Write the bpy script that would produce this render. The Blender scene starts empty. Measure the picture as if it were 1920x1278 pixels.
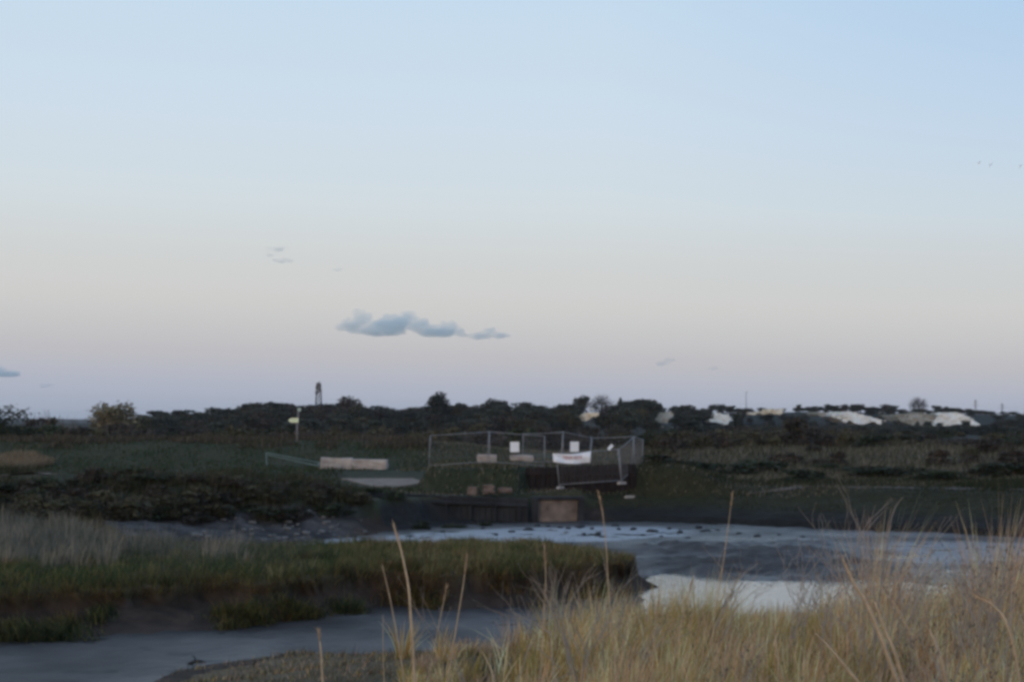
import bpy, bmesh, math, random
import numpy as np
from mathutils import Vector, Matrix

random.seed(7)
RNG = np.random.default_rng(7)
S = bpy.context.scene
COL = S.collection
PI = math.pi
EYE = 5.7          # eye height above the channel mud
F = 2860.0         # focal length in photo pixels (1920 wide)
HOR = 790.0        # horizon row


def at(px, row, z):
    """ground point seen at a photo pixel, for a surface at height z"""
    y = (EYE - z) * F / (row - HOR)
    return ((px - 960.0) / F * y, y)


def xat(px, y):
    return (px - 960.0) / F * y


def zat(row, y):
    return EYE - (row - HOR) * y / F


# ---------------------------------------------------------------- helpers
def tag(o, label=None, cat=None, group=None, kind=None):
    if label: o['label'] = label
    if cat: o['category'] = cat
    if group: o['group'] = group
    if kind: o['kind'] = kind
    return o


def empty(name, loc=(0, 0, 0), rz=0.0):
    o = bpy.data.objects.new(name, None)
    COL.objects.link(o)
    o.location = loc
    o.rotation_euler = (0, 0, rz)
    o.empty_display_size = 0.3
    return o


def link(name, me, mat=None, parent=None, loc=None):
    o = bpy.data.objects.new(name, me)
    COL.objects.link(o)
    if mat: 
        if len(me.materials) == 0: me.materials.append(mat)
    if parent: o.parent = parent
    if loc is not None: o.location = loc
    return o


def copy_tree(o, parent=None):
    c = o.copy()
    COL.objects.link(c)
    if parent: c.parent = parent
    for ch in o.children:
        copy_tree(ch, c)
    return c


def np_mesh(name, verts, faces, colors=None, smooth=False):
    """verts (n,3), faces (m,k) with k = 3 or 4 all alike"""
    me = bpy.data.meshes.new(name)
    verts = np.asarray(verts, dtype=np.float32)
    faces = np.asarray(faces, dtype=np.int32)
    m, k = faces.shape
    me.vertices.add(len(verts))
    me.vertices.foreach_set('co', verts.ravel())
    me.loops.add(m * k)
    me.loops.foreach_set('vertex_index', faces.ravel())
    me.polygons.add(m)
    me.polygons.foreach_set('loop_start', np.arange(0, m * k, k, dtype=np.int32))
    me.polygons.foreach_set('loop_total', np.full(m, k, dtype=np.int32))
    if smooth:
        me.polygons.foreach_set('use_smooth', np.ones(m, dtype=bool))
    me.update(calc_edges=True)
    if colors is not None:
        a = me.color_attributes.new('tint', 'FLOAT_COLOR', 'POINT')
        c = np.ones((len(verts), 4), dtype=np.float32)
        c[:, :3] = colors
        a.data.foreach_set('color', c.ravel())
    return me


class MB:
    """collects simple solids into one mesh"""
    def __init__(s): s.bm = bmesh.new()

    def box(s, c, d, rot=None, bevel=0.0):
        r = bmesh.ops.create_cube(s.bm, size=1.0)
        vs = r['verts']
        M = Matrix.Translation(c) @ (rot.to_4x4() if rot else Matrix.Identity(4)) @ Matrix.Diagonal((d[0], d[1], d[2], 1))
        bmesh.ops.transform(s.bm, matrix=M, verts=vs)
        if bevel > 0:
            es = list({e for v in vs for e in v.link_edges})
            bmesh.ops.bevel(s.bm, geom=es, offset=bevel, segments=2, affect='EDGES', profile=0.6)
        return s

    def tube(s, pts, radii, n=6, cap=True):
        pts = [Vector(p) for p in pts]
        if not hasattr(radii, '__len__'): radii = [radii] * len(pts)
        rings = []
        for i, p in enumerate(pts):
            d = (pts[min(i + 1, len(pts) - 1)] - pts[max(i - 1, 0)])
            if d.length < 1e-9: d = Vector((0, 0, 1))
            d.normalize()
            a = Vector((0, 1, 0)) if abs(d.y) < 0.9 else Vector((1, 0, 0))
            u = d.cross(a).normalized(); v = d.cross(u)
            rings.append([s.bm.verts.new(p + (u * math.cos(2 * PI * k / n) + v * math.sin(2 * PI * k / n)) * radii[i]) for k in range(n)])
        for a, b in zip(rings, rings[1:]):
            for k in range(n):
                s.bm.faces.new((a[k], a[(k + 1) % n], b[(k + 1) % n], b[k]))
        if cap:
            s.bm.faces.new(list(reversed(rings[0]))); s.bm.faces.new(rings[-1])
        return s

    def prism(s, outline, y0, y1):
        """outline [(x,z)] extruded along y"""
        a = [s.bm.verts.new((x, y0, z)) for x, z in outline]
        b = [s.bm.verts.new((x, y1, z)) for x, z in outline]
        n = len(a)
        s.bm.faces.new(a); s.bm.faces.new(list(reversed(b)))
        for k in range(n):
            s.bm.faces.new((a[(k + 1) % n], a[k], b[k], b[(k + 1) % n]))
        return s

    def mesh(s, name, smooth=False):
        bmesh.ops.recalc_face_normals(s.bm, faces=s.bm.faces[:])
        me = bpy.data.meshes.new(name)
        s.bm.to_mesh(me); s.bm.free()
        if smooth:
            for p in me.polygons: p.use_smooth = True
        return me

    def build(s, name, mat, parent=None, loc=None, smooth=False):
        return link(name, s.mesh(name, smooth), mat, parent, loc)


# ---- numpy noise
def _hash(ix, iy, seed):
    h = (ix.astype(np.int64) * 374761393 + iy.astype(np.int64) * 668265263 + seed * 1442695041) & 0xFFFFFFFF
    h = ((h ^ (h >> 13)) * 1274126177) & 0xFFFFFFFF
    h = (h ^ (h >> 16)) & 0xFFFFFF
    return h / float(0xFFFFFF)


def vnoise(x, y, seed=0):
    x = np.asarray(x, float); y = np.asarray(y, float)
    ix = np.floor(x); iy = np.floor(y)
    fx = x - ix; fy = y - iy
    fx = fx * fx * (3 - 2 * fx); fy = fy * fy * (3 - 2 * fy)
    a = _hash(ix, iy, seed); b = _hash(ix + 1, iy, seed)
    c = _hash(ix, iy + 1, seed); d = _hash(ix + 1, iy + 1, seed)
    return (a + (b - a) * fx) * (1 - fy) + (c + (d - c) * fx) * fy - 0.5


def fbm(x, y, seed=0, oct=4):
    r = 0; amp = 1.0; f = 1.0
    for i in range(oct):
        r = r + amp * vnoise(np.asarray(x) * f, np.asarray(y) * f, seed + i * 17)
        amp *= 0.5; f *= 2.03
    return r


def ss(a, b, x):
    t = np.clip((np.asarray(x, float) - a) / (b - a), 0, 1)
    return t * t * (3 - 2 * t)


def sdf(poly, X, Y):
    """signed distance to a polygon, positive inside"""
    X = np.asarray(X, float); Y = np.asarray(Y, float)
    d = np.full(X.shape, 1e18)
    ins = np.zeros(X.shape, bool)
    n = len(poly)
    for i in range(n):
        ax, ay = poly[i]; bx, by = poly[(i + 1) % n]
        ex, ey = bx - ax, by - ay
        wx, wy = X - ax, Y - ay
        t = np.clip((wx * ex + wy * ey) / (ex * ex + ey * ey + 1e-12), 0, 1)
        d = np.minimum(d, (wx - ex * t) ** 2 + (wy - ey * t) ** 2)
        c = ((ay <= Y) & (by > Y)) | ((by <= Y) & (ay > Y))
        with np.errstate(divide='ignore', invalid='ignore'):
            xx = ax + (Y - ay) * ex / (ey if abs(ey) > 1e-12 else 1e-12)
        ins ^= c & (X < xx)
    d = np.sqrt(d)
    return np.where(ins, d, -d)


# ---------------------------------------------------------------- materials
def srgb(r, g, b):
    f = lambda c: (c / 255 / 12.92) if c / 255 <= 0.04045 else ((c / 255 + 0.055) / 1.055) ** 2.4
    return (f(r), f(g), f(b))


def mat(name):
    m = bpy.data.materials.new(name)
    m.use_nodes = True
    return m, m.node_tree, m.node_tree.nodes['Principled BSDF']


def mat_plain(name, col, rough=0.7, metal=0.0, var=0.25, scale=3.0, bump=0.2, spec=0.3):
    m, nt, b = mat(name)
    tc = nt.nodes.new('ShaderNodeTexCoord')
    nz = nt.nodes.new('ShaderNodeTexNoise'); nz.inputs['Scale'].default_value = scale; nz.inputs['Detail'].default_value = 6
    nt.links.new(tc.outputs['Object'], nz.inputs['Vector'])
    rp = nt.nodes.new('ShaderNodeValToRGB')
    lo = [c * (1 - var) for c in col]; hi = [min(1, c * (1 + var)) for c in col]
    rp.color_ramp.elements[0].position = 0.3; rp.color_ramp.elements[0].color = (*lo, 1)
    rp.color_ramp.elements[1].position = 0.7; rp.color_ramp.elements[1].color = (*hi, 1)
    nt.links.new(nz.outputs['Fac'], rp.inputs['Fac'])
    nt.links.new(rp.outputs['Color'], b.inputs['Base Color'])
    b.inputs['Roughness'].default_value = rough
    b.inputs['Metallic'].default_value = metal
    b.inputs['Specular IOR Level'].default_value = spec
    if bump:
        bp = nt.nodes.new('ShaderNodeBump'); bp.inputs['Strength'].default_value = bump
        nt.links.new(nz.outputs['Fac'], bp.inputs['Height'])
        nt.links.new(bp.outputs['Normal'], b.inputs['Normal'])
    return m


def mat_leaf(name, gain=1.0, transl=0.25, hue_var=0.25, rough=0.75):
    """foliage whose own colour is stored per blade or leaf"""
    m, nt, b = mat(name)
    a = nt.nodes.new('ShaderNodeVertexColor'); a.layer_name = 'tint'
    oi = nt.nodes.new('ShaderNodeObjectInfo')
    mr = nt.nodes.new('ShaderNodeMapRange')
    mr.inputs['To Min'].default_value = gain * (1 - hue_var); mr.inputs['To Max'].default_value = gain * (1 + hue_var)
    nt.links.new(oi.outputs['Random'], mr.inputs['Value'])
    mx = nt.nodes.new('ShaderNodeVectorMath'); mx.operation = 'SCALE'
    nt.links.new(a.outputs['Color'], mx.inputs[0]); nt.links.new(mr.outputs['Result'], mx.inputs['Scale'])
    nt.links.new(mx.outputs[0], b.inputs['Base Color'])
    b.inputs['Roughness'].default_value = rough
    b.inputs['Specular IOR Level'].default_value = 0.15
    tr = nt.nodes.new('ShaderNodeBsdfTranslucent')
    nt.links.new(mx.outputs[0], tr.inputs['Color'])
    mix = nt.nodes.new('ShaderNodeMixShader'); mix.inputs[0].default_value = transl
    nt.links.new(b.outputs[0], mix.inputs[1]); nt.links.new(tr.outputs[0], mix.inputs[2])
    nt.links.new(mix.outputs[0], nt.nodes['Material Output'].inputs['Surface'])
    return m


def mat_ground():
    m, nt, b = mat('ground_soil')
    a = nt.nodes.new('ShaderNodeVertexColor'); a.layer_name = 'tint'
    geo = nt.nodes.new('ShaderNodeNewGeometry')
    nz = nt.nodes.new('ShaderNodeTexNoise'); nz.inputs['Scale'].default_value = 2.2; nz.inputs['Detail'].default_value = 8; nz.inputs['Roughness'].default_value = 0.65
    nt.links.new(geo.outputs['Position'], nz.inputs['Vector'])
    mr = nt.nodes.new('ShaderNodeMapRange'); mr.inputs['From Min'].default_value = 0.3; mr.inputs['From Max'].default_value = 0.7
    mr.inputs['To Min'].default_value = 0.6; mr.inputs['To Max'].default_value = 1.4
    nt.links.new(nz.outputs['Fac'], mr.inputs['Value'])
    mx = nt.nodes.new('ShaderNodeVectorMath'); mx.operation = 'SCALE'
    nt.links.new(a.outputs['Color'], mx.inputs[0]); nt.links.new(mr.outputs['Result'], mx.inputs['Scale'])
    nt.links.new(mx.outputs[0], b.inputs['Base Color'])
    b.inputs['Roughness'].default_value = 0.85
    b.inputs['Specular IOR Level'].default_value = 0.2
    bp = nt.nodes.new('ShaderNodeBump'); bp.inputs['Strength'].default_value = 0.6; bp.inputs['Distance'].default_value = 0.15
    nt.links.new(nz.outputs['Fac'], bp.inputs['Height']); nt.links.new(bp.outputs['Normal'], b.inputs['Normal'])
    return m


def mat_mud():
    m, nt, b = mat('wet_mud')
    geo = nt.nodes.new('ShaderNodeNewGeometry')
    n1 = nt.nodes.new('ShaderNodeTexNoise'); n1.inputs['Scale'].default_value = 0.35; n1.inputs['Detail'].default_value = 5
    n2 = nt.nodes.new('ShaderNodeTexNoise'); n2.inputs['Scale'].default_value = 7.0; n2.inputs['Detail'].default_value = 8; n2.inputs['Roughness'].default_value = 0.7
    nt.links.new(geo.outputs['Position'], n1.inputs['Vector']); nt.links.new(geo.outputs['Position'], n2.inputs['Vector'])
    rp = nt.nodes.new('ShaderNodeValToRGB')
    rp.color_ramp.elements[0].position = 0.35; rp.color_ramp.elements[0].color = (0.040, 0.034, 0.032, 1)
    rp.color_ramp.elements[1].position = 0.7; rp.color_ramp.elements[1].color = (0.085, 0.074, 0.070, 1)
    nt.links.new(n1.outputs['Fac'], rp.inputs['Fac'])
    nt.links.new(rp.outputs['Color'], b.inputs['Base Color'])
    mr = nt.nodes.new('ShaderNodeMapRange'); mr.inputs['From Min'].default_value = 0.35; mr.inputs['From Max'].default_value = 0.65
    mr.inputs['To Min'].default_value = 0.32; mr.inputs['To Max'].default_value = 0.62
    wet = nt.nodes.new('ShaderNodeVertexColor'); wet.layer_name = 'tint'
    mr.inputs['From Min'].default_value = 0.0; mr.inputs['From Max'].default_value = 1.0
    mr.inputs['To Min'].default_value = 0.85; mr.inputs['To Max'].default_value = 0.16
    sp_ = nt.nodes.new('ShaderNodeSeparateColor'); nt.links.new(wet.outputs['Color'], sp_.inputs[0])
    nt.links.new(sp_.outputs['Red'], mr.inputs['Value'])
    mf = nt.nodes.new('ShaderNodeMix'); mf.data_type = 'FLOAT'
    nt.links.new(sp_.outputs['Green'], mf.inputs[0]); nt.links.new(mr.outputs['Result'], mf.inputs[2]); mf.inputs[3].default_value = 0.45
    nt.links.new(mf.outputs[0], b.inputs['Roughness'])
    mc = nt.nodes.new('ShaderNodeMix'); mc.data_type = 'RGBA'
    nt.links.new(sp_.outputs['Green'], mc.inputs['Factor']); nt.links.new(rp.outputs['Color'], mc.inputs['A']); mc.inputs['B'].default_value = (0.33, 0.335, 0.36, 1)  # paler base colour paints in the sky's sheen on the wet mud
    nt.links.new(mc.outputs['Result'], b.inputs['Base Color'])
    ms = nt.nodes.new('ShaderNodeMapRange'); ms.inputs['To Min'].default_value = 0.12; ms.inputs['To Max'].default_value = 0.8
    nt.links.new(sp_.outputs['Red'], ms.inputs['Value'])
    mg = nt.nodes.new('ShaderNodeMix'); mg.data_type = 'FLOAT'
    nt.links.new(sp_.outputs['Green'], mg.inputs[0]); nt.links.new(ms.outputs['Result'], mg.inputs[2]); mg.inputs[3].default_value = 1.0
    nt.links.new(mg.outputs[0], b.inputs['Specular IOR Level'])
    bp = nt.nodes.new('ShaderNodeBump'); bp.inputs['Strength'].default_value = 0.8; bp.inputs['Distance'].default_value = 0.09
    nt.links.new(n2.outputs['Fac'], bp.inputs['Height']); nt.links.new(bp.outputs['Normal'], b.inputs['Normal'])
    return m


def mat_water():
    m, nt, b = mat('channel_water')
    b.inputs['Base Color'].default_value = (0.15, 0.145, 0.135, 1)
    b.inputs['Roughness'].default_value = 0.06
    b.inputs['IOR'].default_value = 1.42
    geo = nt.nodes.new('ShaderNodeNewGeometry')
    n2 = nt.nodes.new('ShaderNodeTexNoise'); n2.inputs['Scale'].default_value = 2.5; n2.inputs['Detail'].default_value = 4
    nt.links.new(geo.outputs['Position'], n2.inputs['Vector'])
    bp = nt.nodes.new('ShaderNodeBump'); bp.inputs['Strength'].default_value = 0.35; bp.inputs['Distance'].default_value = 0.05
    nt.links.new(n2.outputs['Fac'], bp.inputs['Height']); nt.links.new(bp.outputs['Normal'], b.inputs['Normal'])
    return m


M_GROUND = mat_ground(); M_MUD = mat_mud(); M_WATER = mat_water()
M_GRASS = mat_leaf('grass_blades', 1.0, 0.3, 0.0)
M_FORE = mat_leaf('long_dry_grass', 1.0, 0.42, 0.0)
M_LEAF = mat_leaf('tree_leaves', 1.0, 0.15, 0.35)
M_SHRUB = mat_leaf('shrub_leaves', 1.0, 0.15, 0.3)
M_STRAW = mat_plain('dry_stalk', (0.50, 0.36, 0.23), 0.7, var=0.2, scale=8)
M_TWIG = mat_plain('grey_dead_twig', (0.28, 0.235, 0.20), 0.8, var=0.25, scale=6)
M_DARKTWIG = mat_plain('dark_dead_twig', (0.05, 0.045, 0.045), 0.8, var=0.25, scale=6)
M_BARK = mat_plain('bark', (0.06, 0.05, 0.04), 0.9, var=0.3, scale=3)
M_STEEL = mat_plain('galvanised_steel', (0.27, 0.275, 0.285), 0.55, 0.3, var=0.15, scale=5)
M_WIRE = mat_plain('galvanised_wire', (0.16, 0.16, 0.17), 0.65, 0.3, var=0.1)
M_GREENSTEEL = mat_plain('greenish_painted_steel', (0.17, 0.22, 0.20), 0.55, 0.1, var=0.15)
M_WHITE = mat_plain('white_sign_board', (0.80, 0.82, 0.86), 0.5, var=0.04, scale=2, bump=0)
M_RED = mat_plain('red_print', (0.45, 0.06, 0.08), 0.6, var=0.1, bump=0)
M_CONC = mat_plain('pale_concrete', (0.42, 0.355, 0.315), 0.9, var=0.25, scale=1.5, bump=0.4)
M_PINKCONC = mat_plain('pinkish_concrete', (0.21, 0.158, 0.13), 0.9, var=0.45, scale=1.3, bump=0.5)
M_PINKSTONE = mat_plain('pinkish_brick_rubble', (0.155, 0.112, 0.092), 0.9, var=0.45, scale=2.5, bump=0.5)
M_WALL = mat_plain('dark_weathered_quay', (0.028, 0.027, 0.028), 0.85, var=0.4, scale=1.2, bump=0.6)
M_RUST = mat_plain('rusty_sheet_piles', (0.020, 0.013, 0.013), 0.8, var=0.4, scale=2, bump=0.5)
M_CHALK = mat_plain('white_chalk', (0.78, 0.755, 0.69), 0.95, var=0.18, scale=0.12, bump=0.5)
M_CHALKG = mat_plain('weathered_chalk', (0.34, 0.32, 0.27), 0.95, var=0.35, scale=0.15, bump=0.5)
M_CHALKT = mat_plain('tan_chalk', (0.66, 0.56, 0.42), 0.95, var=0.2, scale=0.15, bump=0.5)
M_STONE = mat_plain('pale_stone', (0.17, 0.155, 0.145), 0.85, var=0.3, scale=4, bump=0.4)
M_LUMP = mat_plain('dark_weed_lump', (0.03, 0.03, 0.032), 0.6, var=0.4, scale=5, bump=0.6)
M_SIGN = mat_plain('pale_yellow_sign', (0.82, 0.90, 0.62), 0.45, var=0.03, bump=0)
M_SIGNTEXT = mat_plain('faded_green_lettering', (0.30, 0.42, 0.26), 0.6, var=0.05, bump=0)
M_POST = mat_plain('grey_painted_post', (0.22, 0.21, 0.22), 0.7, var=0.2)
M_DISC = mat_plain('pale_green_disc', (0.35, 0.45, 0.42), 0.6, var=0.1)
M_TOWER = mat_plain('dark_tower_steel', (0.10, 0.10, 0.11), 0.6, 0.3, var=0.2)
M_FEATHER = mat_plain('grey_feathers', (0.80, 0.82, 0.84), 0.9, var=0.2, scale=6, bump=0)
M_PATH = mat_plain('worn_path', (0.125, 0.10, 0.082), 0.95, var=0.3, scale=0.8, bump=0.3)
M_TRACK = mat_plain('dry_sandy_track', (0.26, 0.19, 0.145), 0.95, var=0.3, scale=0.8, bump=0.3)
M_SLAB = mat_plain('pale_slab', (0.25, 0.185, 0.14), 0.9, var=0.3, scale=1.2, bump=0.3)

# ---------------------------------------------------------------- camera, sky, sun
cam = bpy.data.cameras.new('camera')
cam.sensor_width = 36.0
cam.lens = 36.0 * F / 1920.0
cam.shift_y = (HOR - 639.0) / 1920.0
cam.clip_end = 30000.0
cam.clip_start = 0.1
co = bpy.data.objects.new('camera', cam)
COL.objects.link(co)
co.location = (0, 0, EYE)
co.rotation_euler = (PI / 2, 0, 0)
S.camera = co

SUN_EL, SUN_ROT = math.radians(3.0), math.radians(200.0)
world = bpy.data.worlds.new('World')
S.world = world
world.use_nodes = True
nt = world.node_tree
bg = nt.nodes['Background']
sky = nt.nodes.new('ShaderNodeTexSky'); sky.sky_type = 'NISHITA'; sky.sun_disc = False
sky.sun_elevation = SUN_EL; sky.sun_rotation = SUN_ROT
geo = nt.nodes.new('ShaderNodeTexCoord')
sep = nt.nodes.new('ShaderNodeSeparateXYZ')
nt.links.new(geo.outputs['Generated'], sep.inputs[0])


def math_node(op, a, b=None, clamp=False):
    n = nt.nodes.new('ShaderNodeMath'); n.operation = op; n.use_clamp = clamp
    for k, v in enumerate((a, b)):
        if v is None: continue
        if isinstance(v, (int, float)): n.inputs[k].default_value = v
        else: nt.links.new(v, n.inputs[k])
    return n.outputs[0]


# twilight colours by elevation: blue-grey earth shadow, lavender belt, cream, pale blue, blue
# (the band sits a little higher towards the left, where the earth shadow is rising)
zz = math_node('SUBTRACT', sep.outputs['Z'], math_node('MULTIPLY', math_node('MULTIPLY', sep.outputs['X'], -1.0), 0.022))
zr = math_node('POWER', math_node('MAXIMUM', zz, 0.0), 0.5)
ramp = nt.nodes.new('ShaderNodeValToRGB'); cr = ramp.color_ramp
stops = [(0.0, (164, 174, 191)), (0.008, (169, 177, 193)), (0.0217, (179, 183, 197)), (0.0409, (191, 190, 194)),
         (0.0757, (207, 207, 205)), (0.105, (209, 212, 212)), (0.1375, (210, 220, 225)), (0.19, (206, 221, 234)), (0.262, (198, 219, 237)),
         (0.42, (172, 198, 226)), (1.0, (142, 164, 196))]
while len(cr.elements) < len(stops): cr.elements.new(0.5)
for e, (z, c) in zip(cr.elements, stops):
    e.position = math.sqrt(z); e.color = (*srgb(*c), 1)
nt.links.new(zr, ramp.inputs['Fac'])
# deeper blue towards the upper right
rb = math_node('MULTIPLY', math_node('MULTIPLY', math_node('MAXIMUM', math_node('SUBTRACT', sep.outputs['X'], 0.06), 0.0), 2.6), math_node('MULTIPLY', math_node('MINIMUM', math_node('MAXIMUM', math_node('SUBTRACT', sep.outputs['Z'], 0.06), 0), 0.22), 3.9))
mixb = nt.nodes.new('ShaderNodeMix'); mixb.data_type = 'RGBA'; mixb.blend_type = 'MULTIPLY'
nt.links.new(rb, mixb.inputs['Factor']); nt.links.new(ramp.outputs['Color'], mixb.inputs['A']); mixb.inputs['B'].default_value = (0.62, 0.78, 0.97, 1)
mul = nt.nodes.new('ShaderNodeVectorMath'); mul.operation = 'SCALE'; mul.inputs['Scale'].default_value = 10.0
nt.links.new(mixb.outputs['Result'], mul.inputs[0])
# the afterglow of the set sun behind the camera comes from the sky model
west = math_node('MULTIPLY', math_node('MULTIPLY', sep.outputs['Y'], -1.2, True), 0.95)
glow = nt.nodes.new('ShaderNodeVectorMath'); glow.operation = 'SCALE'
nt.links.new(sky.outputs[0], glow.inputs[0]); nt.links.new(west, glow.inputs['Scale'])
add = nt.nodes.new('ShaderNodeVectorMath'); add.operation = 'ADD'
nt.links.new(mul.outputs[0], add.inputs[0]); nt.links.new(glow.outputs[0], add.inputs[1])
nt.links.new(add.outputs[0], bg.inputs['Color'])
bg.inputs['Strength'].default_value = 0.1

sl = bpy.data.lights.new('sun', 'SUN')
sl.energy = 0.3; sl.angle = math.radians(12.0); sl.color = (1.0, 0.80, 0.66)
so = bpy.data.objects.new('sun', sl); COL.objects.link(so)
sd_ = Vector((math.sin(SUN_ROT) * math.cos(SUN_EL), math.cos(SUN_ROT) * math.cos(SUN_EL), math.sin(SUN_EL)))
so.rotation_euler = sd_.to_track_quat('Z', 'Y').to_euler()
so.location = (-20, -60, 40)

S.view_settings.view_transform = 'Standard'
S.view_settings.look = 'None'
S.view_settings.exposure = 0.0
S.view_settings.gamma = 1.0
S.render.engine = 'CYCLES'
S.cycles.filter_width = 3.3
S.cycles.max_bounces = 5
S.cycles.volume_bounces = 4
S.cycles.transparent_max_bounces = 8

# ---------------------------------------------------------------- terrain
P_MID = [(-90, 30), (-40, 33.5)] + [at(*p, 0) for p in ((-260, 1232), (0, 1207), (150, 1196), (280, 1186), (430, 1180), (600, 1163), (700, 1140), (830, 1143), (1000, 1134), (1120, 1126))] + \
    [(4.7, 50.5), (5.0, 55), (4.5, 60.0), (2.5, 61.2), (-2, 61.0), (-7, 59.6), (-9.5, 58.6), (-12.5, 60), (-15, 63), (-20, 70), (-24, 76), (-90, 76)]
P_FAR = [(-300, 66), (-60, 64), (-20, 58), (-14, 61), (-11.0, 66.5)] + [(-8.9, 74.5), (-5.9, 79), (-3.4, 83), (-1.5, 85.2), (1.2, 86.3), (4.3, 86.8)] + \
    [at(*p, 0) for p in ((1300, 982), (1500, 990), (1700, 998), (1920, 1008), (2300, 1020))] + [(60, 62), (300, 40), (9000, 40), (9000, 20000), (-9000, 20000), (-9000, 66)]
P_NEAR = [(-400, -60), (-60, 8)] + [at(*p, 0) for p in ((-800, 1530), (-300, 1400), (200, 1300), (330, 1262), (440, 1240), (560, 1225), (700, 1224), (1000, 1216), (1190, 1200), (1330, 1180), (1500, 1182), (1700, 1165), (1900, 1150), (2200, 1130), (2600, 1125))] + \
    [(60, 48), (300, 30), (400, -60)]
POOL1 = [at(*p, 0) for p in ((1195, 1078), (1260, 1072), (1340, 1082), (1420, 1090), (1500, 1087), (1600, 1083), (1700, 1092), (1780, 1104), (1700, 1130), (1600, 1180), (1500, 1200), (1195, 1210))]
SHEEN_FAR = [at(*p, 0) for p in ((520, 1032), (610, 1012), (720, 1003), (860, 996), (1000, 990), (1150, 987), (1300, 992), (1260, 1006), (1150, 1014), (900, 1022), (640, 1035))]  # wet mud streak, no open water; its sky reflection is put into the colour
SHEEN_RIGHT = [at(*p, 0) for p in ((1640, 1022), (1740, 1014), (1920, 1020), (1960, 1040), (1840, 1058), (1700, 1050))]  # second mud patch with weaker painted sky sheen


def height(X, Y):
    X = np.asarray(X, float); Y = np.asarray(Y, float)
    wob = fbm(X * 0.55, Y * 0.55, 3, 4)
    fine = fbm(X * 2.1, Y * 2.1, 11, 3)
    sm = sdf(P_MID, X, Y) + wob * 0.9 + fine * 0.25
    k = 1.0 + 1.7 * ss(-9, -4, X) * (1 - ss(52, 56, Y))
    hm = np.interp(sm * k, [-4, -0.5, 0, 0.8, 2.0, 2.5, 2.8, 4, 12], [-0.6, -0.25, 0.0, 0.12, 0.34, 0.46, 0.98, 1.08, 1.15])
    sf = sdf(P_FAR, X, Y) + wob * 0.7
    right = np.interp(sf, [-3, -0.4, 0, 0.5, 6.5, 9, 40], [-0.5, -0.2, 0.0, 0.35, 1.88, 2.0, 2.15])
    wall = np.interp(sf, [-3, 0, 1.3, 1.9, 10, 40], [-0.5, 0.0, 0.25, 1.52, 1.62, 2.1])
    left = np.interp(sf, [-3, -0.4, 0, 6.5, 12, 60], [-0.5, -0.15, 0.0, 1.05, 1.3, 2.1])
    wr = ss(3.6, 5.4, X); wl = 1 - ss(-9.5, -6.5, X)
    hf = right * wr + left * wl + wall * (1 - wr - wl)
    yf = np.interp(X, [-27, -17, -8], [66, 70.5, 73.5])
    e = ss(yf, yf + 6.5, Y) * (1 - ss(80.5, 88, Y)) * (1 - ss(-10.0, -6.4, X))
    hf = hf + e * (1.5 + 0.5 * wob)
    flat = ss(89, 92, Y) * (1 - ss(110, 113, Y)) * ss(-13, -11.5, X) * (1 - ss(-6, -4.8, X))
    hf = hf + flat * (1.62 - hf)
    y0 = 89.0 + 2.2 * ss(0.2, 1.2, X) * (1 - ss(7.2, 8.2, X))
    mound = ss(y0, y0 + 1.2, Y) * (1 - ss(105, 113, Y)) * ss(-6.0, -4.6, X) * (1 - ss(10, 14, X))
    hf = hf + mound * (2.95 - hf)
    mn = ss(86.3, 88.8, Y) * (1 - ss(89, 92, Y)) * ss(1, 4, X) * (1 - ss(9, 11, X)); hf = hf + 0.18 * mn
    zsw = 4.0 - 1.0 * ss(-9, 3, X)
    sw = ss(112, 127, Y) * (1 - ss(137, 150, Y))
    hf = hf + np.maximum(0, 2.1 + (zsw - 2.1) * sw - hf) * ss(107, 112, Y)
    # the hill
    ridge = np.interp(X / np.maximum(Y, 1), [-0.9, -0.25, -0.15, -0.05, 0.08, 0.2, 0.34, 0.9], [4.0, 4.5, 7.0, 8.5, 9.4, 10.7, 8.9, 7.6])
    xr = ss(0.08, 0.16, X / np.maximum(Y, 1))
    up = (1 - xr) * ss(330, 780, Y) + xr * ss(690, 785, Y)
    hf = hf + (ridge - 2.1) * up * (1 - 0.75 * ss(1100, 2200, Y))
    far = ss(2300, 3200, Y) * (1 - ss(4200, 6000, Y)) * (9 + 9 * vnoise(X * 0.002, Y * 0.0004, 5))
    hf = hf + far
    sn = sdf(P_NEAR, X, Y) + wob * 0.8
    hn = np.interp(sn, [-3, -0.3, 0, 30, 34, 60], [-0.5, -0.15, 0, 3.75, 3.95, 4.0])
    h = np.maximum(np.maximum(hm, hf), hn)
    grv = ss(-22, -18, X) * (1 - ss(-8.5, -7, X)) * ss(60, 62, Y) * (1 - ss(74, 78, Y)) * (1 - ss(1.3, 1.6, h))
    h = h + grv * 0.16 * np.abs(fbm(X * 2.6, Y * 2.6, 23, 3))
    h = h + 0.07 * fbm(X * 0.9, Y * 0.9, 21, 4) * ss(0.02, 0.3, h)
    return np.maximum(h, -0.6)


def grid(ts, ys, apex, zfun):
    T, Yg = np.meshgrid(ts, ys)
    Xg = T * (Yg + apex)
    Z = zfun(Xg, Yg)
    r, c = T.shape
    v = np.stack([Xg, Yg, Z], -1).reshape(-1, 3)
    i = (np.arange(r - 1)[:, None] * c + np.arange(c - 1)[None, :]).ravel()
    f = np.stack([i, i + 1, i + 1 + c, i + c], -1)
    return v, f


def mixc(a, b, t):
    return np.asarray(a) * (1 - t[..., None]) + np.asarray(b) * t[..., None]


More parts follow.
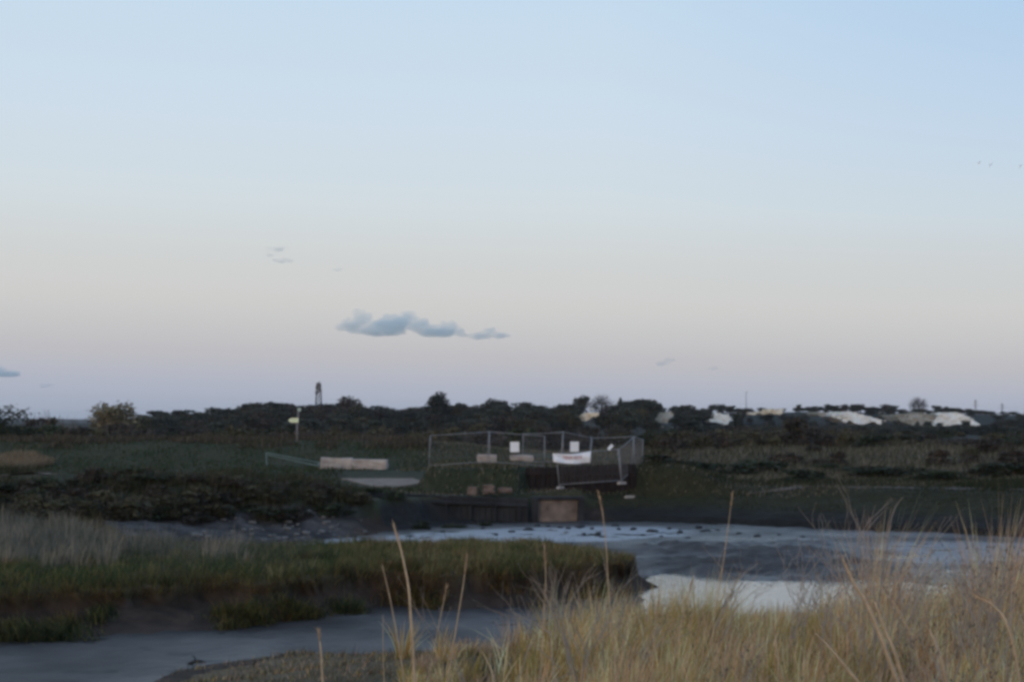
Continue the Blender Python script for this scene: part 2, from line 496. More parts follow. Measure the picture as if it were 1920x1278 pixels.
def ground_color(X, Y, Z):
    n1 = fbm(X * 0.35, Y * 0.35, 31, 4) + 0.5
    n2 = fbm(X * 1.3, Y * 1.3, 37, 3) + 0.5
    n3 = np.clip(fbm(X * 0.06, Y * 0.06, 41, 4) + 0.5, 0, 1)
    grass = mixc((0.030, 0.036, 0.018), (0.060, 0.054, 0.030), np.clip(n1, 0, 1))
    mud = mixc((0.036, 0.024, 0.017), (0.070, 0.046, 0.034), np.clip(n2, 0, 1))
    c = mixc(mud, grass, ss(0.62, 0.95, Z))
    lip = ss(0.7, 0.95, Z) * (1 - ss(1.02, 1.1, Z)) * (Y < 66)
    c = mixc(c, np.broadcast_to((0.10, 0.058, 0.026), c.shape), lip * 0.5)
    gravel = ss(-24, -18, X) * (1 - ss(-8.8, -7.2, X)) * ss(59, 62, Y) * (sdf(P_MID, X, Y) < 0.3) * (1 - ss(1.3, 1.7, Z)) * (Y < 88)
    c = mixc(c, mixc((0.032, 0.028, 0.027), (0.105, 0.092, 0.087), np.clip(n2, 0, 1)), gravel)
    rightbank = ss(4, 6, X) * ss(70, 76, Y) * (1 - ss(88, 94, Y))
    c = mixc(c, mixc((0.031, 0.029, 0.012), (0.016, 0.0145, 0.0125), 1 - ss(0.5, 1.2, Z)), rightbank)
    wallzone = ss(-9.5, -8, X) * (1 - ss(3, 5, X)) * (Y > 80) * (Y < 88) * (1 - ss(1.2, 1.5, Z))
    c = mixc(c, np.broadcast_to((0.024, 0.022, 0.021), c.shape), wallzone)
    slope = ss(112, 116, Y) * (1 - ss(124, 129, Y)) * (1 - ss(-4, 6, X))
    c = mixc(c, mixc((0.026, 0.034, 0.012), (0.046, 0.044, 0.018), np.clip(n1, 0, 1)), slope * 0.9)
    top = ss(125, 128, Y) * (1 - ss(138, 142, Y)) * (1 - ss(-6, 0, X))
    c = mixc(c, mixc((0.10, 0.075, 0.055), (0.065, 0.05, 0.036), np.clip(n2, 0, 1)), top * 0.8)
    farm = ss(150, 260, Y)
    c = mixc(c, mixc((0.016, 0.019, 0.014), (0.032, 0.030, 0.022), n3), farm)
    near = (sdf(P_NEAR, X, Y) > 0) & (Z > 0.15)
    c = mixc(c, mixc((0.19, 0.14, 0.085), (0.075, 0.065, 0.034), np.clip(n1, 0, 1)), near * 0.8)
    return c


def overhang(X, Y, Z):
    """the turf of the middle bank leans out over its eaten-away mud face"""
    m = sdf(P_MID, X, Y)
    n = 0.75 + 0.9 * fbm(X * 0.8, Y * 0.2, 87, 3)
    return 0.62 * np.clip(n, 0.1, 1.5) * ss(0.62, 0.96, Z) * (1 - ss(3.2, 7.0, m)) * (m > -0.5) * (1 - ss(52, 57, Y)) * (1 - ss(3.6, 4.6, X))


ys = np.concatenate([np.linspace(-30, 8, 20)[:-1], np.linspace(8, 30, 90)[:-1], np.linspace(30, 92, 430)[:-1], np.linspace(92, 155, 130)[:-1],
                     np.linspace(155, 640, 90)[:-1], np.linspace(640, 900, 60)[:-1], np.geomspace(900, 9000, 60)])
ts = np.concatenate([np.linspace(-1.6, -0.42, 60)[:-1], np.linspace(-0.42, 0.42, 560)[:-1], np.linspace(0.42, 1.6, 60)])
v, f = grid(ts, ys, 32.0, height)
gc = ground_color(v[:, 0], v[:, 1], v[:, 2])
v[:, 1] -= overhang(v[:, 0], v[:, 1], v[:, 2])
me = np_mesh('ground', v, f, gc, True)
tag(link('ground', me, M_GROUND), 'marsh ground with grassy banks, embankment and low far hill', 'ground', kind='structure')


def mud_z(X, Y):
    z = 0.035 + 0.035 * fbm(X * 0.5, Y * 0.5, 51, 4) + 0.035 * fbm(X * 2.0, Y * 2.0, 53, 4)
    hum = ss(4.5, 7, X) * (1 - ss(13.5, 16, X)) * ss(54.5, 57, Y) * (1 - ss(70, 74, Y))
    z = z + hum * (0.03 + 0.50 * np.abs(fbm(X * 0.5 + 0.25 * Y, Y * 0.55, 57, 5)) + 0.12 * fbm(X * 1.7, Y * 1.1, 58, 3))
    p1 = ss(-0.3, 0.5, sdf(POOL1, X, Y) + 0.9 * fbm(X * 0.45, Y * 0.3, 61, 4))
    p2 = ss(-0.4, 0.6, sdf(SHEEN_FAR, X, Y) + 1.0 * fbm(X * 0.5, Y * 0.5, 63, 3))
    p3 = ss(-0.4, 0.6, sdf(SHEEN_RIGHT, X, Y) + 1.0 * fbm(X * 0.5, Y * 0.5, 65, 3))
    z = z - 0.22 * p1 - 0.02 * p2 - 0.02 * p3
    # footprints, worm casts and little runnels
    z = z + 0.03 * fbm(X * 4.5, Y * 3.0, 67, 2) * ss(20, 30, Y) - 0.05 * ss(0.30, 0.42, vnoise(X * 1.1, Y * 1.1, 69))
    run = np.abs(fbm(X * 0.22 + 0.1 * Y, Y * 0.35, 70, 3))
    z = z - 0.045 * (1 - ss(0.0, 0.05, run))
    return z


def wetness(X, Y, z):
    near = (1 - ss(3, 8, X)) * (1 - ss(50, 60, Y))
    edge = np.clip(sdf(P_MID, X, Y) + 3.2, 0, 3.6) / 3.6
    w = 0.58 + 0.5 * fbm(X * 0.3, Y * 0.3, 72, 4) - 0.14 * near - 0.42 * edge * near
    hum = ss(4.5, 7, X) * (1 - ss(13.5, 16, X)) * ss(54.5, 57, Y) * (1 - ss(70, 74, Y))
    w = w + 0.30 * ss(-7, -1, X) * (1 - ss(50, 58, Y)) * (1 - 0.8 * edge)
    w = w - 0.22 * hum * ss(0.08, 0.22, z)
    w = w + 0.55 * ss(-0.6, 0.8, sdf(SHEEN_FAR, X, Y) + 1.0 * fbm(X * 0.5, Y * 0.5, 63, 3))
    return np.clip(w, 0, 1)


def painted_sheen(X, Y):  # mask of the painted sky sheen; also sets roughness and specular there
    a = ss(-0.8, 0.8, sdf(SHEEN_FAR, X, Y) + 1.2 * fbm(X * 0.5, Y * 0.5, 63, 3))
    b_ = ss(-0.8, 0.8, sdf(SHEEN_RIGHT, X, Y) + 1.2 * fbm(X * 0.5, Y * 0.5, 65, 3))
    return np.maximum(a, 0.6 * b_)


v, f = grid(np.linspace(-0.9, 0.9, 620), np.linspace(18, 96, 520), 12.0, mud_z)
wt = wetness(v[:, 0], v[:, 1], v[:, 2])
tag(link('mud', np_mesh('mud', v, f, np.column_stack([wt, painted_sheen(v[:, 0], v[:, 1]), wt]), True), M_MUD), 'wet grey mud of the tidal channel bed', 'mud', kind='structure')
v, f = grid(np.linspace(-0.9, 0.9, 20), np.linspace(40, 92, 20), 12.0, lambda X, Y: X * 0 - 0.004)
tag(link('water', np_mesh('water', v, f, None, True), M_WATER), 'still pale water lying in the channel', 'water', kind='structure')


def strip(name, pts, width, dz, m, label, cat):
    """a worn track laid on the ground"""
    v = []; n = 0
    P = [Vector((x, y, 0)) for x, y in pts]
    dense = []
    for a, b in zip(P, P[1:]):
        k = max(2, int((b - a).length / 0.6))
        dense += [a.lerp(b, i / k) for i in range(k)]
    dense.append(P[-1])
    for i, p in enumerate(dense):
        d = (dense[min(i + 1, len(dense) - 1)] - dense[max(i - 1, 0)]).normalized()
        s = Vector((-d.y, d.x, 0))
        w = width * (0.75 + 0.5 * random.random()) * min(1.0, 0.15 + 0.2 * min(i, len(dense) - 1 - i))
        for j in range(5):
            q = p + s * w * (j / 4 - 0.5)
            v.append((q.x, q.y))
    v = np.array(v)
    z = height(v[:, 0], v[:, 1]) + dz
    r = len(dense)
    i = (np.arange(r - 1)[:, None] * 5 + np.arange(4)[None, :]).ravel()
    f = np.stack([i, i + 1, i + 6, i + 5], -1)
    o = link(name, np_mesh(name, np.column_stack([v, z]), f, None, True), m)
    return tag(o, label, cat, kind='structure')


strip('path', [(13.5, 88.8), (17, 88.2), (21, 86.8), (26, 84.5), (32, 81)], 0.9, 0.05, M_PATH, 'pale worn path along the top of the right bank', 'path')
strip('path', [(-60, 131), (-40, 131.5), (-25, 131), (-18, 130.5), (-11, 130)], 3.0, 0.05, M_PATH, 'brownish path on top of the sea wall', 'path')
strip('path', [(-44, 76.4), (-30, 76.6), (-24, 76.8), (-21.5, 77.2)], 1.8, 0.10, M_TRACK, 'pale track on top of the scrub covered embankment', 'path')


# ---------------------------------------------------------------- grass
def blades(pos, h, w, lean, col, seg=3, droop=0.25, tipcol=None):
    n = len(pos)
    t = np.linspace(0, 1, seg + 1)
    a = RNG.uniform(0, PI, n)
    side = np.stack([np.cos(a), np.sin(a), np.zeros(n)], -1)
    c = pos[:, None, :] + np.zeros((n, seg + 1, 3))
    ll = np.linalg.norm(lean, axis=1)
    c[:, :, 2] += (h * (1 - droop * np.minimum(ll, 1.5)))[:, None] * (t - droop * ll[:, None] * t ** 3 * 0.6)
    c[:, :, 0] += (h * lean[:, 0])[:, None] * t ** 1.8
    c[:, :, 1] += (h * lean[:, 1])[:, None] * t ** 1.8
    ww = w[:, None] * (1.02 - t) ** 0.7
    L = c - side[:, None, :] * ww[:, :, None] * 0.5
    R = c + side[:, None, :] * ww[:, :, None] * 0.5
    v = np.stack([L, R], 2).reshape(-1, 3)
    base = np.arange(n)[:, None] * (2 * (seg + 1)) + np.arange(seg)[None, :] * 2
    base = base.ravel()
    f = np.stack([base, base + 1, base + 3, base + 2], -1)
    if tipcol is None:
        cc = np.repeat(col, 2 * (seg + 1), axis=0)
    else:
        tt = np.repeat(t, 2)[None, :, None]
        cc = (col[:, None, :] * (1 - tt) + tipcol[:, None, :] * tt).reshape(-1, 3)
    return v, f, cc


def join(parts):
    V, Fc, C = [], [], []; o = 0
    for v, f, c in parts:
        V.append(v); Fc.append(f + o); C.append(c); o += len(v)
    return np.concatenate(V), np.concatenate(Fc), np.concatenate(C)


def palette(pal, n, jit=0.25, w=None):
    pal = np.asarray(pal, float)
    i = RNG.choice(len(pal), n, p=w)
    return pal[i] * RNG.uniform(1 - jit, 1 + jit, (n, 1))


def scatter(n, x0, x1, y0, y1, dens=None):
    """random points in a wedge seen from near the camera, thinned by dens(X,Y)"""
    Y = RNG.uniform(y0, y1, n); T = RNG.uniform(x0, x1, n)
    X = T * (Y + 6)
    if dens is not None:
        k = RNG.uniform(0, 1, n) < dens(X, Y)
        X, Y = X[k], Y[k]
    return X, Y


def put(X, Y, dz=-0.02):
    return np.column_stack([X, Y, height(X, Y) + dz])


def pxof(X, Y):
    return 960 + X / Y * F


STRAW = (0.62, 0.43, 0.27); STRAW2 = (0.44, 0.30, 0.19); OLIVE = (0.22, 0.19, 0.065); GREEN = (0.055, 0.085, 0.03)
DGREEN = (0.030, 0.044, 0.016); BROWN = (0.11, 0.065, 0.04); GREY = (0.22, 0.195, 0.165); GGREEN = (0.10, 0.11, 0.075); OCHRE = (0.22, 0.13, 0.05)

# foreground: long dry grass to the right, low grey-green growth to the left
def fg(n, y0, y1, w0):
    X, Y = scatter(n, -0.34, 0.44, y0, y1)
    px = pxof(X, Y)
    z = height(X, Y)
    tall = ss(930, 1180, px + 160 * fbm(X * 0.5, Y * 0.5, 71, 3))
    patch = fbm(X * 0.45, Y * 0.45, 73, 3) + 0.5
    clump = fbm(X * 1.6, Y * 1.6, 75, 2) + 0.5
    keep = (z > 0.02) & (sdf(P_NEAR, X, Y) > -1.5) & (RNG.uniform(0, 1, len(X)) < 0.35 + 0.9 * clump)
    X, Y, px, tall, patch, z = [q[keep] for q in (X, Y, px, tall, patch, z)]
    n = len(X)
    lowc = np.clip(fbm(X * 1.1, Y * 1.1, 77, 3) + 0.55, 0.15, 1.2)
    hgt = (0.10 + 0.30 * RNG.uniform(0, 1, n) ** 1.5) * lowc * 1.25 * (1 - tall) + tall * (0.40 + 0.58 * RNG.uniform(0, 1, n) ** 1.2) * (0.55 + 0.9 * np.clip(patch, 0, 1))
    hgt *= 0.55 + 0.45 * ss(0.1, 1.2, z)
    wid = w0 * RNG.uniform(0.6, 1.4, n)
    wind = np.column_stack([RNG.normal(0.16, 0.38, n), RNG.normal(0, 0.35, n)])
    dry = palette([STRAW, STRAW2, OLIVE, GREY, (0.22, 0.13, 0.08), OCHRE], n, 0.3, [0.32, 0.28, 0.13, 0.08, 0.09, 0.1])
    grn = palette([OLIVE, GREEN, GGREEN, STRAW2], n, 0.3, [0.4, 0.25, 0.2, 0.15])
    low = palette([GGREEN, GREY, OLIVE, (0.06, 0.07, 0.04), STRAW2], n, 0.3, [0.32, 0.22, 0.18, 0.14, 0.14])
    g = 0.85 * ss(0.52, 0.74, patch + 0.15 * RNG.normal(0, 1, n))
    shade = RNG.choice([0.38, 0.8, 1.2, 1.75], n, p=[0.3, 0.3, 0.25, 0.15])
    col = dry * (1 - g[:, None]) + grn * g[:, None]
    kindn = vnoise(X * 1.5, Y * 0.8, 79) + 0.25 * vnoise(X * 4.0, Y * 2.0, 80) + 0.06 * RNG.normal(0, 1, n)
    gr_ = palette([(0.13, 0.13, 0.055), (0.09, 0.098, 0.045), (0.20, 0.17, 0.075)], n, 0.3); br_ = palette([(0.20, 0.12, 0.075), (0.14, 0.085, 0.055), (0.26, 0.19, 0.15)], n, 0.3)
    wg = ss(0.20, 0.30, kindn)[:, None]; wb_ = ss(0.16, 0.26, -kindn)[:, None]
    col = col * (1 - wg) + gr_ * wg
    col = col * (1 - wb_) + br_ * wb_
    hgt = hgt * (1 - 0.22 * tall) * (0.55 + 0.9 * np.clip(vnoise(X * 1.1, Y * 0.7, 78) + 0.5, 0, 1) * tall + 0.45 * (1 - tall))
    col = (0.7 * low * (1 - tall[:, None]) + col * tall[:, None]) * shade[:, None]
    return blades(np.column_stack([X, Y, z - 0.03]), hgt, wid, wind, col, 3, 0.28)


def clumps(n, spec=None):
    """tufts whose blades spring from one root and fan out"""
    out = []
    if spec is None:
        X, Y = scatter(n, -0.06, 0.44, 12, 46)
        z = height(X, Y); px = pxof(X, Y)
        k = (z > 0.35) & (RNG.uniform(0, 1, len(X)) < 0.15 + 0.85 * ss(960, 1150, px))
        spec = [(x, y, 0.35 + 0.8 * RNG.uniform(0, 1) ** 1.5, RNG.uniform(0.12, 0.34), RNG.integers(0, 5)) for x, y in zip(X[k], Y[k])]
    pals = [[STRAW, STRAW2, (0.24, 0.16, 0.08)], [OLIVE, (0.23, 0.20, 0.085), (0.15, 0.155, 0.06)], [(0.26, 0.23, 0.19), (0.32, 0.26, 0.20), (0.18, 0.15, 0.12)], [(0.32, 0.25, 0.12), OLIVE, STRAW], [STRAW, (0.5, 0.42, 0.3), STRAW2]]
    for (x, y, h, r, kind) in spec:
        m = int(RNG.integers(45, 90)) * (2 if h > 1.3 else 1)
        a = RNG.uniform(0, 2 * PI, m); q = r * RNG.uniform(0, 1, m) ** 0.5
        px_, py_ = x + q * np.cos(a), y + q * np.sin(a)
        pos = np.column_stack([px_, py_, height(px_, py_) - 0.03])
        ln = np.column_stack([np.cos(a), np.sin(a)]) * (q / r * RNG.uniform(0.1, 0.75, m))[:, None] + np.array([0.16, 0.0])
        out.append(blades(pos, h * RNG.uniform(0.45, 1.1, m), (0.009 + 0.0006 * y) * (0.65 if h > 1.3 else 1.0) * RNG.uniform(0.6, 1.3, m), ln, palette(pals[int(kind)], m, 0.3), 4, 0.3))
    return out


def spot(px, y, h, r, kind):
    return (xat(px, y), y, h, r, kind)


def straws(n):
    """broad bleached blades standing out of the grass"""
    X, Y = scatter(n, -0.01, 0.40, 12, 30)
    n = len(X)
    return blades(put(X, Y), RNG.uniform(0.45, 1.15, n), 0.0012 * Y * RNG.uniform(0.7, 1.4, n), np.column_stack([RNG.normal(0.2, 0.45, n), RNG.normal(0, 0.3, n)]),
                  palette([(0.62, 0.46, 0.32), (0.50, 0.37, 0.26), (0.56, 0.47, 0.34)], n, 0.25), 4, 0.3)


BIG = [spot(1025, 24, 1.0, 0.3, 3), spot(1060, 25, 1.2, 0.35, 1), spot(1120, 24, 1.25, 0.35, 3), spot(1160, 25, 1.3, 0.35, 1), spot(1210, 24, 1.1, 0.4, 3), spot(1240, 26, 1.3, 0.35, 1), spot(1330, 24, 1.25, 0.35, 1), spot(1345, 22, 1.1, 0.3, 1),
       spot(1290, 26, 1.15, 0.4, 3), spot(1560, 25, 1.1, 0.4, 2), spot(1600, 26, 1.45, 0.4, 4), spot(1622, 27, 2.2, 0.35, 4), spot(1640, 27, 2.8, 0.35, 2), spot(1655, 27, 2.9, 0.3, 4), spot(1672, 27, 2.3, 0.35, 2), spot(1690, 26, 1.6, 0.4, 4), spot(1620, 23, 1.2, 0.4, 0), spot(1590, 21, 1.0, 0.4, 3),
       spot(1700, 22, 1.1, 0.4, 0), spot(1740, 25, 1.2, 0.4, 2), spot(1790, 27, 1.5, 0.4, 4), spot(1835, 27, 2.1, 0.4, 2), spot(1855, 27, 2.5, 0.4, 2), spot(1870, 25, 2.2, 0.4, 0), spot(1885, 26, 2.7, 0.45, 4), spot(1905, 26, 2.8, 0.4, 2), spot(1940, 26, 2.2, 0.4, 4), spot(1820, 22, 1.1, 0.4, 0), spot(1890, 21, 1.2, 0.4, 0),
       spot(1450, 23, 0.8, 0.4, 2), spot(1500, 22, 0.9, 0.4, 3), spot(1400, 20, 0.8, 0.4, 3)] + \
    [spot(p_, 37.5, h_, 0.5, k_) for p_, h_, k_ in ((1150, 1.1, 1), (1185, 1.0, 3), (1205, 1.2, 0), (1225, 1.0, 1), (1250, 1.3, 3), (1275, 1.0, 2), (1300, 1.2, 1), (1320, 1.3, 1), (1345, 1.0, 3))]
parts = [fg(46000, 9, 20, 0.015), fg(76000, 20, 34, 0.020), fg(56000, 34, 51, 0.026)] + clumps(2600) + clumps(0, BIG + [spot(p_, 34 + 2.5 * math.sin(p_), h_, 0.4, k_) for p_, h_, k_ in ((1005, 1.1, 3), (1030, 1.5, 1), (1052, 1.7, 3), (1075, 1.3, 0), (1098, 1.6, 1), (1120, 1.8, 3), (1142, 1.6, 4), (1165, 1.8, 1), (1188, 1.5, 3), (1212, 1.7, 0), (1236, 1.9, 1), (1262, 1.6, 3), (1290, 1.7, 4), (1318, 1.9, 1), (1338, 1.9, 3), (1540, 1.2, 0), (1570, 1.5, 3), (1600, 1.6, 0), (1720, 1.5, 4), (1760, 1.4, 3), (1790, 1.7, 0))]) + [straws(900)]
parts = [p for p in parts if len(p[0])]
v, f, c = join(parts)
c = np.clip(c * np.array([2.15, 1.67, 1.40]), 0, 0.85)
tag(link('grass', np_mesh('grass', v, f, c), M_FORE), 'long dry straw and olive grass covering the near bank', 'grass', kind='stuff')

# middle bank
def mid(n):
    X, Y = scatter(n, -0.46, 0.14, 40, 67)
    z = height(X, Y)
    sm = sdf(P_MID, X, Y)
    k = (z > 0.66) & (sm > 0) & (z < 1.6)
    X, Y, z, sm = X[k], Y[k], z[k], sm[k]
    n = len(X)
    px = pxof(X, Y)
    patch = fbm(X * 0.4, Y * 0.4, 81, 3) + 0.5
    lip = 1 - ss(0.95, 1.1, z)
    back = ss(46, 55, Y + 4 * patch) * (1 - ss(300, 460, px)) + 0.5 * ss(46, 55, Y + 4 * patch) * (1 - ss(480, 640, px)) * ss(300, 460, px)
    tall_ = ss(0.55, 0.85, fbm(X * 0.9, Y * 0.9, 83, 3) + 0.5)
    hgt = (0.16 + 0.22 * RNG.uniform(0, 1, n)) * (0.7 + 0.9 * np.clip(fbm(X * 1.4, Y * 1.4, 85, 2) + 0.5, 0, 1)) + (0.35 + 0.8 * tall_) * back * RNG.uniform(0.2, 1, n) * np.clip(patch + 0.2, 0, 1.2)
    front = palette([GREEN, DGREEN, OLIVE, GGREEN], n, 0.3, [0.4, 0.25, 0.25, 0.1])
    tip = palette([(0.23, 0.20, 0.075), (0.26, 0.165, 0.075), (0.10, 0.12, 0.042), (0.16, 0.10, 0.06), (0.33, 0.25, 0.14)], n, 0.3, [0.34, 0.2, 0.2, 0.16, 0.1])
    bk = palette([GGREEN, (0.26, 0.22, 0.175), (0.10, 0.115, 0.085), (0.17, 0.15, 0.125), (0.32, 0.26, 0.19)], n, 0.3, [0.25, 0.2, 0.25, 0.2, 0.1])
    lc = palette([OCHRE, BROWN, OLIVE], n, 0.3)
    wt = ss(560, 760, px)[:, None]
    col = front * (1 - wt) + tip * wt
    col = col * (1 - back[:, None]) + bk * back[:, None]
    lp = (lip * 0.75)[:, None]
    col = col * (1 - lp) + lc * lp
    lean = np.column_stack([RNG.normal(0.15, 0.35, n), RNG.normal(0, 0.3, n) - 0.7 * lip])
    Y = Y - overhang(X, Y, z)
    return blades(np.column_stack([X, Y, z - 0.03]), hgt * (1 + 0.2 * lip), 0.028 * RNG.uniform(0.6, 1.4, n), lean, col, 3, 0.3)


def plumes(n):
    X, Y = scatter(n, -0.42, -0.09, 47, 68)
    z = height(X, Y); px = pxof(X, Y)
    k = (z > 0.95) & (sdf(P_MID, X, Y) > 0.5) & (RNG.uniform(0, 1, len(X)) < (1 - ss(360, 520, px))) & (fbm(X * 0.35, Y * 0.35, 89, 2) > -0.18)
    out = []
    for x, y in zip(X[k], Y[k]):
        m = 26; a = RNG.uniform(0, 2 * PI, m); q = 0.28 * RNG.uniform(0, 1, m) ** 0.5
        xx, yy = x + q * np.cos(a), y + q * np.sin(a)
        ln = np.column_stack([np.cos(a), np.sin(a)]) * (q * RNG.uniform(0.4, 1.6, m))[:, None] + np.array([0.12, 0.0])
        out.append(blades(np.column_stack([xx, yy, height(xx, yy) - 0.03]), RNG.uniform(0.5, 1.15, m) * RNG.uniform(0.7, 1.1), 0.022 * RNG.uniform(0.6, 1.4, m), ln,
                          palette([(0.30, 0.255, 0.20), (0.24, 0.215, 0.18), (0.36, 0.29, 0.205), (0.15, 0.15, 0.115)], m, 0.3), 3, 0.3))
    return out


def bank_tufts(n):
    X, Y = scatter(n, -0.46, 0.12, 43, 62)
    z = height(X, Y); px = pxof(X, Y); m_ = sdf(P_MID, X, Y)
    k = (z > 0.95) & (m_ > 0.4) & (px < 1180) & (RNG.uniform(0, 1, len(X)) < 0.35 + 0.65 * ss(420, 700, px))
    out = []
    pals = [[(0.10, 0.12, 0.042), GREEN, (0.15, 0.14, 0.05)], [(0.26, 0.165, 0.075), (0.20, 0.13, 0.06)], [(0.30, 0.25, 0.13), (0.23, 0.20, 0.075)], [(0.13, 0.085, 0.055), (0.09, 0.07, 0.045)], [DGREEN, (0.05, 0.065, 0.03)]]
    for x, y in zip(X[k], Y[k]):
        m = 34; a = RNG.uniform(0, 2 * PI, m); r = RNG.uniform(0.15, 0.4); q = r * RNG.uniform(0, 1, m) ** 0.5
        xx, yy = x + q * np.cos(a), y + q * np.sin(a)
        zz2 = height(xx, yy)
        ln = np.column_stack([np.cos(a), np.sin(a)]) * (q / r * RNG.uniform(0.2, 0.9, m))[:, None] + np.array([0.12, -0.1])
        out.append(blades(np.column_stack([xx, yy - overhang(xx, yy, zz2), zz2 - 0.03]), RNG.uniform(0.25, 0.62) * RNG.uniform(0.6, 1.1, m), 0.03 * RNG.uniform(0.6, 1.4, m), ln, palette(pals[int(RNG.choice(5, p=[0.28, 0.22, 0.18, 0.14, 0.18]))], m, 0.3), 3, 0.3))
    return out


v, f, c = join([mid(170000)] + plumes(900) + bank_tufts(1500))
tag(link('grass', np_mesh('grass', v, f, c), M_GRASS), 'green to ochre saltmarsh grass on the middle bank', 'grass', kind='stuff')

# embankment, fields and right bank
def far_grass(n, x0, x1, y0, y1, hfun, cols, wts, width, cond, lean=0.3):
    X, Y = scatter(n, x0, x1, y0, y1)
    z = height(X, Y)
    k = cond(X, Y, z)
    X, Y, z = X[k], Y[k], z[k]
    n = len(X)
    hgt = hfun(X, Y, z, n)
    col = palette(cols, n, 0.3, wts)
    ln = np.column_stack([RNG.normal(0.15, lean, n), RNG.normal(0, lean, n)])
    return blades(np.column_stack([X, Y, z - 0.03]), hgt, width * RNG.uniform(0.6, 1.4, n), ln, col, 2, 0.25)


pt = lambda X, Y, s: np.clip(fbm(X * 0.3, Y * 0.3, s, 3) + 0.5, 0, 1.2)
v, f, c = far_grass(50000, -0.46, -0.09, 65, 88, lambda X, Y, z, n: (0.2 + 0.5 * RNG.uniform(0, 1, n)) * (0.5 + pt(X, Y, 91)),
                    [DGREEN, (0.085, 0.075, 0.035), (0.07, 0.05, 0.032), (0.05, 0.047, 0.026), (0.14, 0.12, 0.09)], [0.26, 0.22, 0.2, 0.26, 0.06], 0.045, lambda X, Y, z: (z > 1.22) & (X < -6) & ~((X < -20.5) & (Y > 73.6) & (Y < 79)))
tag(link('grass', np_mesh('grass', v, f, c), M_GRASS), 'dark rough grass on the scrubby embankment', 'grass', kind='stuff')
v, f, c = far_grass(60000, -0.44, 0.0, 88, 136, lambda X, Y, z, n: (0.12 + 0.22 * RNG.uniform(0, 1, n)) * (0.5 + pt(X, Y, 93)),
                    [DGREEN, (0.034, 0.044, 0.016), (0.10, 0.085, 0.035), GREEN, BROWN], [0.36, 0.33, 0.1, 0.14, 0.07], 0.06, lambda X, Y, z: (z > 1.0) & ~((X > -12.3) & (X < -5.5) & (Y > 93) & (Y < 112)) & (Y < 129))
tag(link('grass', np_mesh('grass', v, f, c), M_GRASS), 'green grass on the sea wall slope behind the embankment', 'grass', kind='stuff')
v, f, c = far_grass(50000, 0.03, 0.46, 68, 93, lambda X, Y, z, n: (0.07 + 0.10 * RNG.uniform(0, 1, n)) * (0.5 + pt(X, Y, 95)) * (1 + 1.6 * ss(1.85, 2.0, z)),
                    [(0.024, 0.036, 0.016), (0.040, 0.042, 0.020), (0.075, 0.065, 0.03), (0.06, 0.045, 0.03)], [0.4, 0.35, 0.15, 0.1], 0.05, lambda X, Y, z: (z > 0.75) & (X > 4) )
tag(link('grass', np_mesh('grass', v, f, c), M_GRASS), 'short dark grass on the right bank above the mud', 'grass', kind='stuff')
v, f, c = far_grass(110000, -0.11, 0.46, 86, 150, lambda X, Y, z, n: (0.25 + 0.65 * RNG.uniform(0, 1, n) * ss(94, 104, Y) * ss(6, 10, X)) * (0.4 + pt(X, Y, 97)),
                    [(0.24, 0.205, 0.165), (0.28, 0.22, 0.14), (0.15, 0.125, 0.09), (0.10, 0.09, 0.045), DGREEN, (0.11, 0.078, 0.054)], [0.18, 0.08, 0.26, 0.16, 0.22, 0.1], 0.06, lambda X, Y, z: (z > 1.35) & (X > -8.5) & ~((X < -5.2) & (Y > 93) & (Y < 111)))
tag(link('grass', np_mesh('grass', v, f, c), M_GRASS), 'tall rough grey brown grass behind the fenced enclosure', 'grass', kind='stuff')
v, f, c = far_grass(26000, -0.44, -0.05, 122, 142, lambda X, Y, z, n: (0.3 + 0.5 * RNG.uniform(0, 1, n)) * (0.4 + pt(X, Y, 99)),
                    [(0.10, 0.078, 0.058), (0.07, 0.052, 0.038), (0.17, 0.135, 0.09), (0.06, 0.058, 0.03)], [0.35, 0.3, 0.15, 0.2], 0.08, lambda X, Y, z: (z > 3.2) & (pt(X, Y, 99) > 0.45))
tag(link('grass', np_mesh('grass', v, f, c), M_GRASS), 'brownish dry grass along the top of the sea wall', 'grass', kind='stuff')


v, f, c = far_grass(60000, -0.40, -0.28, 108, 122, lambda X, Y, z, n: (0.3 + 0.5 * RNG.uniform(0, 1, n)), [(0.34, 0.26, 0.17), (0.26, 0.19, 0.12), (0.18, 0.11, 0.07)], [0.45, 0.35, 0.2], 0.06,
                    lambda X, Y, z: ((X + 38.5) / 3.6) ** 2 + ((Y - 114.5) / 4.0) ** 2 < 1 + 0.8 * fbm(X * 0.8, Y * 0.8, 98, 2))
tag(link('grass', np_mesh('grass', v, f, c), M_GRASS), 'patch of pale dry grass at the far left of the field', 'grass', kind='stuff')


